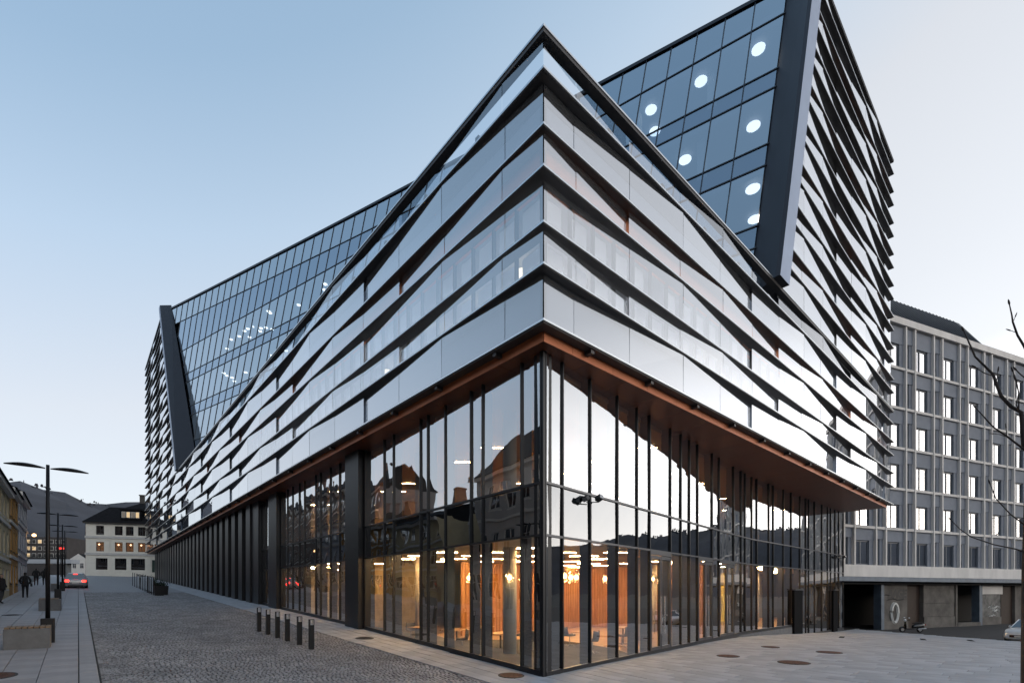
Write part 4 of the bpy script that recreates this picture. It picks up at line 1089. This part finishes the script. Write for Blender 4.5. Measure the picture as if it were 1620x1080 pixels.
manhole('largest rusty round cover, nearest the camera on the square', 8.64, -2.78, 0.42); manhole('rusty round cover farthest right of the group on the square', 12.5, -2.72, 0.38)
manhole('round iron cover at the foot of the building corner', 0.0, 1.2, 0.30); manhole('rusty round cover on the left pavement near the camera', -10.1, 7.6, 0.45)
manhole('small dark cover on the left pavement by the second bench', -10.9, 24.5, 0.3, m_iron); manhole('dark cover in the paving beside the bollards', -0.2, 9.6, 0.3, m_iron)
for (s, t, l) in ((28.5, -3.2, 'narrow drain grate on the square left of the white car'), (31.5, -5.0, 'second narrow drain grate on the square nearer the white car'), (24, -0.2, 'narrow drain grate near the dark portal')):
    r = thing('drain_grate', l, 'drain', (s, t, g(s, t) + 0.004), 0.2)
    MB().box(-1.0, -0.12, -0.02, 1.0, 0.12, 0.006).build('grate', m_iron, r)
    for k in range(12): MB().box(-0.95 + k * 0.16, -0.10, 0.0065, -0.88 + k * 0.16, 0.10, 0.012).build('bar', m_black, r)
# windscreens and planters of the pavement cafe
m_sg = GLASS('screen_glass', 0.10, (0.55, 0.57, 0.56), (1, 1, 1), power=3); m_leaf = M('evergreen_leaf', (0.03, 0.055, 0.022), 0.6, island=0.3)
for (s, t0, t1, l) in ((-3.9, 41.5, 45.5, 'nearest glass windscreen of the pavement cafe'), (-3.9, 46.2, 52.5, 'middle glass windscreen of the pavement cafe'), (-3.9, 54.0, 62.0, 'far glass windscreen of the pavement cafe')):
    r = thing('windscreen', l, 'screen', (s, t0, g(s, t0)), 0, 'glass screens of the pavement cafe'); L_ = t1 - t0; n = 3
    for k in range(n + 1):
        y = L_ * k / n; MB().box(-0.03, y - 0.03, -0.1 + 0.0475 * y, 0.03, y + 0.03, 1.5 + 0.0475 * y).build('post', m_black, r)
    for k in range(n):
        y0, y1 = L_ * k / n + 0.04, L_ * (k + 1) / n - 0.04
        MB().quad((0, y0, 0.2 + .0475 * y0), (0, y1, 0.2 + .0475 * y1), (0, y1, 1.45 + .0475 * y1), (0, y0, 1.45 + .0475 * y0)).build('pane', m_sg, r)
for (s, t, h, l) in ((-3.55, 41.2, 0.8, 'nearest dark planter box of the pavement cafe'), (-3.1, 42.6, 0.75, 'second dark planter box of the pavement cafe'), (-3.5, 45.9, 0.9, 'third dark planter box of the pavement cafe'), (-3.4, 49.5, 0.9, 'fourth dark planter box of the pavement cafe'), (-3.3, 53.4, 0.9, 'fifth dark planter box of the pavement cafe'), (-3.2, 58.0, 0.9, 'farthest dark planter box of the pavement cafe')):
    r = thing('planter', l, 'planter', (s, t, g(s, t)), 0, 'planters of the pavement cafe')
    MB().hexa([(-.28, -.28, -.05), (.28, -.28, -.05), (.28, .28, -.05), (-.28, .28, -.05), (-.33, -.33, h), (.33, -.33, h), (.33, .33, h), (-.33, .33, h)]).build('box', m_black, r)
    mb = MB(); R3 = random.Random(int(t * 10))
    for k in range(160):
        c = Vector((R3.gauss(0, .17), R3.gauss(0, .17), h + abs(R3.gauss(0, .2)))); d = Vector((R3.gauss(0, 1), R3.gauss(0, 1), R3.gauss(0, 1))).normalized() * .07; e = d.cross(Vector((0.3, .5, 1))).normalized() * .03
        mb.quad(c - d, c + e, c + d, c - e)
    mb.build('foliage', m_leaf, r)
def at(px, py, d):
    u, v_ = (px - 810) / 770, (935 - py) / 770
    return (CAM[0] + d * (u * .7466 + .6655), CAM[1] + d * (-u * .6653 + .7465), CAM[2] + d * v_)
# ------------------------------------------------------------------ vehicles
m_tyre = M('tyre', (0.012, 0.012, 0.012), 0.8); m_rim = M('wheel_rim', (0.38, 0.39, 0.40), 0.35, 0.8)
m_cg = GLASS('car_glass', 0.16, (0.03, 0.032, 0.036), (1, 1, 1), power=3)
m_red_l = EMIT('tail_light', (1.0, 0.03, 0.02), 7.0); m_red = M('tail_lens', (0.30, 0.01, 0.01), 0.2); m_head = M('head_lens', (0.75, 0.77, 0.8), 0.08, spec=0.8)
m_plate = M('number_plate', (0.65, 0.65, 0.63), 0.4)
def car(label, loc, rotz, col, cat='car', lit=False):
    r = thing('parked_car', label, cat, loc, rotz)
    mp = M('car_paint', col, 0.28, 0.25, coat=0.8)
    st = [(-2.12, 0.42, 0.62, 0.70), (-2.08, 0.28, 0.86, 0.80), (-1.75, 0.22, 0.96, 0.87), (-1.1, 0.20, 0.97, 0.90), (0.0, 0.20, 0.95, 0.90), (0.8, 0.20, 0.96, 0.90), (1.35, 0.20, 0.93, 0.89), (1.75, 0.20, 0.87, 0.88), (2.00, 0.20, 0.80, 0.84), (2.12, 0.22, 0.72, 0.78), (2.18, 0.26, 0.62, 0.72)]
    mb = MB(); n = 8
    for (x, zl, zt, w) in st:
        mb.v += [(x, w * .86, zl), (x, w * .99, zl + .12), (x, w, zl + (zt - zl) * .55), (x, w * .93, zt - .04), (x, w * .55, zt + .015), (x, -w * .55, zt + .015), (x, -w * .93, zt - .04), (x, -w, zl + (zt - zl) * .55), (x, -w * .99, zl + .12), (x, -w * .86, zl)]
    k = 10
    for i in range(len(st) - 1):
        for j in range(k):
            j2 = (j + 1) % k; mb.f.append((i * k + j, i * k + j2, (i + 1) * k + j2, (i + 1) * k + j)); mb.m.append(0)
    mb.f.append(tuple(range(k - 1, -1, -1))); mb.m.append(0); e = (len(st) - 1) * k; mb.f.append(tuple(range(e, e + k))); mb.m.append(0)
    o = mb.build('body', mp, r, smooth=True); sb_ = o.modifiers.new('bev', 'BEVEL'); sb_.width = 0.05; sb_.segments = 3; sb_.limit_method = 'ANGLE'; sb_.angle_limit = 0.6
    # cabin: pillars and roof in paint, glazing as panes
    lo = [(-1.85, .78), (-0.6, .83), (0.35, .83), (1.05, .78)]; hi = [(-1.45, .56), (-0.6, .62), (0.1, .62), (0.35, .56)]; zl, zh = 0.93, 1.46
    roof = MB(); roof.hexa([(-1.5, -.58, zh - .02), (.36, -.58, zh - .02), (.36, .58, zh - .02), (-1.5, .58, zh - .02), (-1.3, -.46, zh + .035), (.15, -.46, zh + .035), (.15, .46, zh + .035), (-1.3, .46, zh + .035)])
    ro = roof.build('roof', mp, r, bevel=0.04)
    for s_ in (-1, 1):
        q = [(-1.78, s_ * .80, zl), (1.0, s_ * .79, zl), (.32, s_ * .575, zh - .01), (-1.45, s_ * .575, zh - .01)]
        MB().quad(*q).build('side_window', m_cg, r)
        for (a, b) in (((-1.82, .8), (-1.47, .575)), ((-.45, .835), (-.45, .60)), ((1.02, .79), (.34, .575))):
            MB().tube([(a[0], s_ * a[1], zl - .02), (b[0], s_ * b[1], zh)], 0.035, 6).build('pillar', mp, r)
        MB().box(.62, s_ * .9 - .06 * (s_ < 0), .92, .78, s_ * .9 + .06 * (s_ > 0) + .02, 1.06).build('mirror', mp, r, bevel=0.03)
    MB().quad((1.03, -.78, zl), (1.03, .78, zl), (.35, .56, zh), (.35, -.56, zh)).build('windscreen', m_cg, r)
    MB().quad((-1.84, .78, zl), (-1.84, -.78, zl), (-1.48, -.56, zh), (-1.48, .56, zh)).build('rear_window', m_cg, r)
    for (x, s_) in ((1.32, 1), (1.32, -1), (-1.32, 1), (-1.32, -1)):
        wv = []
        w_ = MB()
        for rr, y in ((.20, -.10), (.31, -.105), (.325, -.07), (.325, .07), (.31, .105), (.20, .10)):
            pass
        prof = [(.20, -.10), (.30, -.105), (.325, -.07), (.325, .07), (.30, .105), (.20, .10)]; seg = 20
        for rr, y in prof:
            for q in range(seg): an = 2 * math.pi * q / seg; w_.v.append((rr * math.cos(an), y, rr * math.sin(an)))
        for i in range(len(prof) - 1):
            for q in range(seg): q2 = (q + 1) % seg; w_.f.append((i * seg + q, i * seg + q2, (i + 1) * seg + q2, (i + 1) * seg + q)); w_.m.append(0)
        wo = w_.build('wheel', m_tyre, r, smooth=True, loc=(x, s_ * .80, .325))
        rm = MB(); 
        for q in range(seg): an = 2 * math.pi * q / seg; rm.v.append((.205 * math.cos(an), s_ * .085, .205 * math.sin(an)))
        rm.f.append(tuple(range(seg))); rm.m.append(0); rm.build('rim', m_rim, wo)
        ar = MB().tube([(x, s_ * .86, .32), (x + .001, s_ * .905, .32)], .37, 20).build('wheel_arch', m_black, r)
    for s_ in (-1, 1):
        MB().hexa([(1.80, s_ * .60 - .20, .62), (2.17, s_ * .56 - .14, .58), (2.15, s_ * .56 + .14, .58), (1.80, s_ * .64 + .18, .62), (1.76, s_ * .60 - .20, .80), (2.10, s_ * .56 - .14, .71), (2.08, s_ * .56 + .14, .71), (1.76, s_ * .64 + .18, .80)]).build('headlight', m_head, r, bevel=0.02)
        MB().box(-2.13, s_ * .62 - .15, .66, -2.0, s_ * .62 + .15, .86).build('tail_light', m_red_l if lit else m_red, r, bevel=0.02)
    MB().box(2.10, -.50, .36, 2.20, .50, .52).build('grille', m_black, r, bevel=0.01)
    MB().box(-2.145, -.26, .50, -2.10, .26, .61).build('number_plate', m_plate, r); MB().box(2.19, -.26, .38, 2.215, .26, .48).build('number_plate', m_plate, r)
    MB().box(-1.98, -.55, .22, -2.10, .55, .36).build('bumper', m_black, r)
    if lit: MB().box(-1.56, -.16, 1.38, -1.5, .16, 1.42).build('brake_light', m_red_l, r)
    return r
z_ = g(-8.8, 56)
c1 = car('silver car seen from behind with red tail lights lit', (-8.75, 56.5, z_ - 0.03), math.pi / 2, (0.34, 0.35, 0.36), lit=True); c1.rotation_euler = (0, -math.atan(.0475), math.pi / 2)
car('white hatchback parked at the right edge of the picture', (38.6, -7.35, g(38.6, -7.35) - 0.13), math.radians(166), (0.72, 0.75, 0.78))
# scooter
SC = thing('motor_scooter', 'dark motor scooter parked before the graffiti panel', 'scooter', (42.45, -0.45, g(42.4, -.4) - 0.13), math.radians(48.28 + 90 - 8))
def wheel(x, par):
    w_ = MB(); prof = [(.13, -.05), (.21, -.055), (.235, 0), (.21, .055), (.13, .05)]; seg = 18
    for rr, y in prof:
        for q in range(seg): an = 2 * math.pi * q / seg; w_.v.append((rr * math.cos(an), y, rr * math.sin(an)))
    for i in range(len(prof) - 1):
        for q in range(seg): q2 = (q + 1) % seg; w_.f.append((i * seg + q, i * seg + q2, (i + 1) * seg + q2, (i + 1) * seg + q)); w_.m.append(0)
    o = w_.build('wheel', m_tyre, par, smooth=True, loc=(x, 0, .235))
    MB().tube([(0, -.052, 0), (0, .052, 0)], .12, 14).build('hub', m_rim, o)
m_sc = M('scooter_paint', (0.02, 0.022, 0.024), 0.25, 0.3, coat=0.7)
wheel(0.68, SC); wheel(-0.62, SC)
def loft(rings, name, mat, par, sub=1):
    mb = MB(); k = len(rings[0])
    for r_ in rings: mb.v += r_
    for i in range(len(rings) - 1):
        for j in range(k): j2 = (j + 1) % k; mb.f.append((i * k + j, i * k + j2, (i + 1) * k + j2, (i + 1) * k + j)); mb.m.append(0)
    mb.f.append(tuple(range(k - 1, -1, -1))); mb.m.append(0); e = (len(rings) - 1) * k; mb.f.append(tuple(range(e, e + k))); mb.m.append(0)
    o = mb.build(name, mat, par, smooth=True)
    if sub: o.modifiers.new('sub', 'SUBSURF').render_levels = sub
    return o
rg = lambda x, w, z0, z1: [(x, -w, z0), (x, w, z0), (x, w * 1.1, (z0 + z1) / 2), (x, w * .7, z1), (x, -w * .7, z1), (x, -w * 1.1, (z0 + z1) / 2)]
loft([rg(-0.98, .05, .62, .72), rg(-0.85, .15, .45, .76), rg(-0.5, .20, .36, .76), rg(-0.15, .19, .34, .72), rg(-0.02, .15, .34, .55)], 'rear_body', m_sc, SC)
loft([rg(-0.86, .10, .75, .80), rg(-0.6, .16, .76, .85), rg(-0.2, .15, .74, .82), rg(-0.02, .08, .72, .77)], 'seat', m_tyre, SC)
MB().box(-.1, -.17, .27, .45, .17, .35).build('floorboard', m_sc, SC, bevel=.02)
loft([[(.40, -.20, .30), (.40, .20, .30), (.46, .20, .30), (.46, -.20, .30)], [(.46, -.23, .60), (.46, .23, .60), (.54, .2, .60), (.54, -.2, .60)], [(.40, -.17, .92), (.40, .17, .92), (.50, .14, .92), (.50, -.14, .92)]], 'leg_shield', m_sc, SC)
loft([rg(.48, .05, .40, .50), rg(.66, .09, .44, .54), rg(.86, .07, .36, .46), rg(.93, .03, .30, .36)], 'front_mudguard', m_sc, SC)
MB().tube([(.68, -.08, .235), (.5, -.05, .75), (.42, 0, 1.0)], .022, 8).build('fork', m_steel, SC)
MB().tube([(.30, -.34, 1.02), (.42, -.1, 1.0), (.42, .1, 1.0), (.30, .34, 1.02)], .018, 8).build('handlebar', m_black, SC)
MB().lathe([(0, -.1), (.08, -.08), (.1, 0), (.08, .08), (0, .1)], (.48, 0, 1.0), 12).build('headlight', m_head, SC, smooth=True)
for s_ in (-1, 1):
    MB().tube([(.32, s_ * .24, 1.02), (.36, s_ * .3, 1.18)], .008, 5).build('mirror_stalk', m_black, SC)
    MB().lathe([(0, -.05), (.06, -.03), (.06, .03), (0, .05)], (.36, s_ * .3, 1.21), 10).build('mirror', m_head, SC)
MB().box(-1.02, -.07, .60, -.97, .07, .70).build('tail_light', m_red, SC); MB().tube([(-.35, .2, .28), (-.95, .22, .36)], .05, 10).build('exhaust', m_steel, SC)
# ------------------------------------------------------------------ people
m_skin = M('skin', (0.42, 0.27, 0.20), 0.6); m_hair = M('hair_dark', (0.02, 0.016, 0.014), 0.6)
def person(label, loc, rotz, coat, trouser, stride=0.22, bag=False, hood=False):
    t = thing('person', label, 'person', loc, rotz, 'people walking on the pavement')
    V = []; E_ = []; Rr = []
    def add(p, r, par=None):
        V.append(p); Rr.append(r)
        if par is not None: E_.append((par, len(V) - 1))
        return len(V) - 1
    pel = add((0, 0, .95), .155); wai = add((0, 0, 1.12), .15, pel); che = add((0, .01, 1.33), .165, wai); up = add((0, 0, 1.46), .11, che); nk = add((0, .005, 1.53), .058, up)
    h0 = add((0, .02, 1.60), .078, nk); h1 = add((0, .025, 1.68), .092, h0); h2 = add((0, .015, 1.755), .055, h1)
    for s_ in (-1, 1):
        sh = add((s_ * .17, 0, 1.43), .075, up); el_ = add((s_ * .27, -.05, 1.17), .058, sh); wr = add((s_ * .22, .10, 1.0), .045, el_); add((s_ * .16, .14, .96), .04, wr)
        hp = add((s_ * .09, 0, .88), .10, pel); kn = add((s_ * .10, s_ * stride * .45 + .03, .50), .068, hp); an = add((s_ * .10, s_ * stride * .9 - .04, .10), .048, kn); add((s_ * .11, s_ * stride * .9 + .12, .035), .04, an)
    me = bpy.data.meshes.new('body'); me.from_pydata(V, E_, []); o = bpy.data.objects.new('body', me); C.objects.link(o)
    sk = o.modifiers.new('skin', 'SKIN'); sk.use_smooth_shade = True; o.modifiers.new('sub', 'SUBSURF').levels = 2
    for i, d in enumerate(me.skin_vertices[0].data): d.radius = (Rr[i], Rr[i] * (.72 if i < 4 else 1.0)); d.use_root = (i == 0)
    bpy.context.view_layer.update(); dg = bpy.context.evaluated_depsgraph_get()
    m2 = bpy.data.meshes.new_from_object(o.evaluated_get(dg)); o.modifiers.clear(); o.data = m2
    mc = M('coat', coat, 0.85, var=0.1, scale=12); mt = M('trousers', trouser, 0.85); ms = M('shoes', (0.015, 0.014, 0.013), 0.5)
    for m in (mc, mt, m_skin, m_hair, ms): m2.materials.append(m)
    for p in m2.polygons:
        z, y = p.center.z, p.center.y
        p.material_index = 4 if z < .10 else (1 if z < .86 else (0 if z < 1.525 else (3 if (z > 1.69 or y < 0.03 or hood) else 2)))
    o.parent = t
    # hem of the coat
    MB().lathe([(.185, .78), (.19, .90), (.165, 1.08), (.16, 1.12)], seg=16).build('coat_hem', mc, t, smooth=True)
    if bag:
        MB().box(.24, -.10, .78, .36, .14, 1.02).build('shoulder_bag', m_black, t, bevel=.03)
    # nose, ears
    MB().lathe([(0, -.02), (.014, 0), (0, .03)], (0, .115, 1.655), 6).build('nose', m_skin, t)
    for s_ in (-1, 1): MB().lathe([(0, -.03), (.018, 0), (0, .03)], (s_ * .088, .02, 1.66), 6).build('ear', m_skin, t)
    return t
def gp3(s, t): return (s, t, g(s, t))
person('walker in a dark coat with a shoulder bag, nearest on the pavement', gp3(-11.28, 38.8), 0.05, (0.012, 0.012, 0.014), (0.014, 0.015, 0.018), bag=True)
person('walker in a black jacket and dark red trousers, left of the far pair', gp3(-11.75, 60.8), 0.0, (0.012, 0.012, 0.013), (0.035, 0.014, 0.016))
person('walker in a long dark coat, right of the far pair, half behind the lamp', gp3(-11.15, 61.2), 0.1, (0.014, 0.014, 0.014), (0.014, 0.014, 0.015), hood=True)
person('person in dark clothes at the left edge by the cream house', gp3(-11.95, 33.0), -2.2, (0.015, 0.014, 0.016), (0.04, 0.045, 0.05), stride=.1)
person('person in a dark coat before the shop windows of the cream house at the end', (0.7, 106.0, g(0, 106) - 0.0), 2.0, (0.012, 0.012, 0.016), (0.03, 0.012, 0.012))
# ------------------------------------------------------------------ trees
m_bark = M('bark', (0.045, 0.036, 0.030), 0.9, var=0.3, scale=10, bump=0.4)
def bare_tree(label, loc, h, seed, spread=0.55, levels=6, cat='tree'):
    R3 = random.Random(seed); t = thing('bare_tree', label, cat, loc)
    tr = MB(); cr = MB()
    def grow(p, d, ln, r, lv):
        n = 3; pts = [p]; q = p.copy(); dd = d.copy()
        for k in range(n):
            dd = (dd + Vector((R3.gauss(0, .12), R3.gauss(0, .12), R3.gauss(0.03, .08)))).normalized(); q = q + dd * ln / n; pts.append(q.copy())
        (tr if lv == 0 else cr).tube(pts, [r * (1 - .3 * k / n) for k in range(n + 1)], 7 if lv < 2 else (5 if lv < 4 else 3), cap=False)
        if lv >= levels: return
        for k in range(R3.choice([2, 3, 3]) if lv else 5):
            a = R3.uniform(0, 6.283); ax = Vector((math.cos(a), math.sin(a), R3.uniform(-.1, .5)))
            nd = (dd * R3.uniform(.55, .9) + ax * spread * R3.uniform(.7, 1.2)).normalized()
            st = pts[R3.choice([2, 3, 3])] if lv else pts[3]
            grow(st, nd, ln * R3.uniform(.62, .85), r * R3.uniform(.5, .66), lv + 1)
    grow(Vector((0, 0, -0.3)), Vector((0, 0, 1)), h * 0.26, h * 0.018, 0)
    tr.build('trunk', m_bark, t); cr.build('crown', m_bark, t)
bare_tree('leafless tree behind the pale grey house at the left', (-16.0, 96, g(-16, 96)), 8.5, 5)
bare_tree('leafless tree in the gap between the houses, mirrored in the silver bands', (-21, 27.0, g(-14, 27)), 13, 8)
# bare tree at the right edge: its trunk stands just outside the picture, its twigs reach in
TR = thing('bare_tree', 'leafless tree at the right edge with budding twigs reaching into the picture', 'tree', (0, 0, 0))
D = 7.0
def px(pts, d=D, dd=0.0): return [at(x, y, d + dd * i) for i, (x, y) in enumerate(pts)]
m_twig = M('twig', (0.030, 0.022, 0.020), 0.85, var=0.2, scale=30)
tb = at(1635, 1300, D); tb = (tb[0], tb[1], g(tb[0], tb[1]) - 0.2)
MB().tube([tb] + px([(1635, 1080), (1636, 900), (1640, 760), (1646, 640), (1652, 520), (1652, 380)]), [.15, .13, .125, .12, .10, .07, .04], 14).build('trunk', m_bark, TR, smooth=True)
cr = MB()
def twig(pts, r0, r1, dd=0.0, bud=True):
    q = px(pts, D, dd); n = len(q); r0, r1 = r0 * .55, r1 * .62; cr.tube(q, [r0 + (r1 - r0) * i / (n - 1) for i in range(n)], 7)
    if bud:
        e = Vector(q[-1]); d = (Vector(q[-1]) - Vector(q[-2])).normalized(); cr.tube([e, e + d * .025, e + d * .06, e + d * .085], [r1, r1 * 2.0, r1 * 1.6, r1 * .3], 6)
twig([(1648, 740), (1620, 707), (1616, 652), (1600, 643), (1584, 626), (1576.7, 608), (1571.5, 592), (1558.5, 579), (1543, 564), (1535, 545.6), (1525, 523.5)], .055, .013, 0.03)
twig([(1616, 655), (1608, 640), (1612, 620), (1606, 600)], .014, .008); twig([(1571, 594), (1558, 590), (1545, 582)], .014, .010)
twig([(1576, 606), (1578, 596), (1579, 588)], .010, .008); twig([(1612, 650), (1612, 622), (1608, 600), (1603, 588)], .016, .009)
twig([(1650, 600), (1632, 570), (1619.5, 545.6), (1610, 530), (1602.6, 509), (1601, 498), (1597.4, 482)], .035, .011)
twig([(1608, 526), (1603, 524), (1600, 523)], .008, .007); twig([(1604, 507), (1606, 502)], .007, .006)
twig([(1650, 730), (1620, 710), (1595, 691), (1571.5, 675), (1556, 658), (1545.6, 646.7)], .03, .009); twig([(1590, 690), (1583, 687), (1574, 686)], .008, .006); twig([(1593, 688), (1592, 678)], .008, .006)
twig([(1650, 860), (1620, 829), (1599, 813), (1576, 788.5), (1567, 766)], .022, .008); twig([(1600, 814), (1588, 816), (1578, 818)], .008, .005)
twig([(1655, 885), (1607, 868), (1573, 861), (1537, 849), (1519, 836.5), (1506, 823.5)], .022, .007); twig([(1625, 600), (1615, 592), (1609, 586)], .015, .01)
cr.build('crown', m_twig, TR, smooth=True)
# ------------------------------------------------------------------ distance
m_hill = M('wooded_hill', (0.034, 0.036, 0.046), 0.95, var=0.45, scale=0.012, bump=0.0)
def hill_h(a):
    # a: azimuth in radians; ridge height in metres at the ring
    base = 118 + 26 * math.sin(2 * a + 0.4) + 18 * math.sin(5 * a + 1.2) + 7 * math.sin(13 * a + .6) + 4 * math.sin(31 * a) + 44 * math.exp(-((a - 1.66) / .09) ** 2)
    return base
v = []; f = []; NA = 260; rings = [(430, 0.0), (560, .22), (700, .55), (820, .82), (920, 1.0), (1100, .8)]
RH = random.Random(5)
for r_, q in rings:
    for k in range(NA):
        a = 2 * math.pi * k / NA; x, y = r_ * math.cos(a), r_ * math.sin(a)
        v.append((x, y, q * hill_h(a) * (1 + RH.uniform(-.035, .035) * (q > 0)) - (3 if q == 0 else 0)))
for i in range(len(rings) - 1):
    for k in range(NA): k2 = (k + 1) % NA; f.append((i * NA + k, i * NA + k2, (i + 1) * NA + k2, (i + 1) * NA + k))
me = bpy.data.meshes.new('hills'); me.from_pydata(v, [], f); me.materials.append(m_hill); me.update(); o = bpy.data.objects.new('hills', me); C.objects.link(o); struct(o)
# canopy of the woods on the hills: small crowns along slope and ridge
mb = MB(); RH = random.Random(9)
for k in range(9000):
    a = RH.uniform(0, 2 * math.pi); qq = RH.choice([RH.uniform(.15, 1.0), RH.uniform(.8, 1.02)])
    rr = 470 + 450 * qq; hh = hill_h(a) * min(1, qq ** 1.15); w = RH.uniform(1.0, 2.6); c = Vector((rr * math.cos(a), rr * math.sin(a), hh))
    for j in range(2):
        an = RH.uniform(0, 3.14); d = Vector((math.cos(an), math.sin(an), 0)) * w
        mb.quad(c - d, c + d, c + d * .5 + Vector((0, 0, w * 1.5)), c - d * .5 + Vector((0, 0, w * 1.3)))
o = mb.build('woodland', m_hill, None); o['kind'] = 'stuff'; o['label'] = 'dark woodland covering the hills'; o['category'] = 'woodland'
# far end of the street, left of the cream house
FO = thing('far_office', 'dark low building with small lit windows far down the street', 'building', at(66, 908, 150), math.radians(48.28 - 90 + 8))
MB().box(-8, 0, -3, 7, 10, 11.5).build('wall', M('far_wall', (0.05, 0.045, 0.045), 0.9, var=0.2, scale=.4), FO)
RF = random.Random(2)
for i in range(4):
    for k in range(9):
        x0 = -7.4 + k * 1.6; z0 = 3.2 + i * 2.1
        fr_ = MB().box(x0, -.06, z0, x0 + 1.1, 0.0, z0 + 1.2).build('window', m_white_p, FO)
        MB().box(x0 + .08, -.09, z0 + .08, x0 + 1.02, -.061, z0 + 1.12).build('pane', m_warm2 if RF.random() < .18 else m_win_room, fr_)
FB = thing('footbridge', 'pale curved footbridge crossing the far end of the street', 'bridge', at(66, 905, 118), math.radians(48.28 - 90))
MB().box(-12, 0, 2.2, 7, 2.5, 3.2).build('deck', M('bridge_deck', (0.42, 0.44, 0.47), 0.5), FB)
for k in range(12): MB().box(-11.8 + k * 1.6, 0.0, 3.2, -11.7 + k * 1.6, 0.08, 4.3).build('rail_post', m_black, FB)
for k in range(11): MB().quad((-11.68 + k * 1.6, .04, 3.25), (-10.22 + k * 1.6, .04, 3.25), (-10.22 + k * 1.6, .04, 4.2), (-11.68 + k * 1.6, .04, 4.2)).build('pane', m_sg, FB)
for x in (-9, 5): MB().box(x, .6, -3, x + .6, 1.8, 2.2).build('pier', m_bconc, FB)
WH = thing('small_white_house', 'small white gabled house beyond the end of the street', 'house', at(124, 905, 140), math.radians(48.28 - 90 + 5))
MB().prism([(-2.6, 0), (2.6, 0), (2.6, 6), (-2.6, 6)], -1.5, 3.6).build('wall', m_white_p, WH)
gb = MB(); gb.v = [(-2.6, 0, 3.6), (2.6, 0, 3.6), (0, 0, 5.4), (-2.6, 6, 3.6), (2.6, 6, 3.6), (0, 6, 5.4)]; gb.f = [(0, 1, 2), (5, 4, 3), (0, 2, 5, 3), (1, 4, 5, 2)]; gb.m = [0, 0, 1, 1]; gb.build('gable', [m_white_p, m_tile], WH)
for x in (-1.5, .5): hwindow(WH, x, x + 1.0, 1.2, 2.7, y=-.04, trim=False)
TS = thing('traffic_sign', 'red lit traffic signal on a post far down the street', 'signal', at(96.5, 912, 78), 0)
MB().tube([(0, 0, -.5), (0, 0, 5.2)], .06, 8).build('post', m_black, TS); MB().box(-.5, -.1, 4.3, .5, .1, 4.8).build('sign_box', m_black, TS)
MB().box(-.42, -.13, 4.42, .42, -.101, 4.7).build('red_panel', EMIT('signal_red', (1, .05, .04), 2.0), TS)
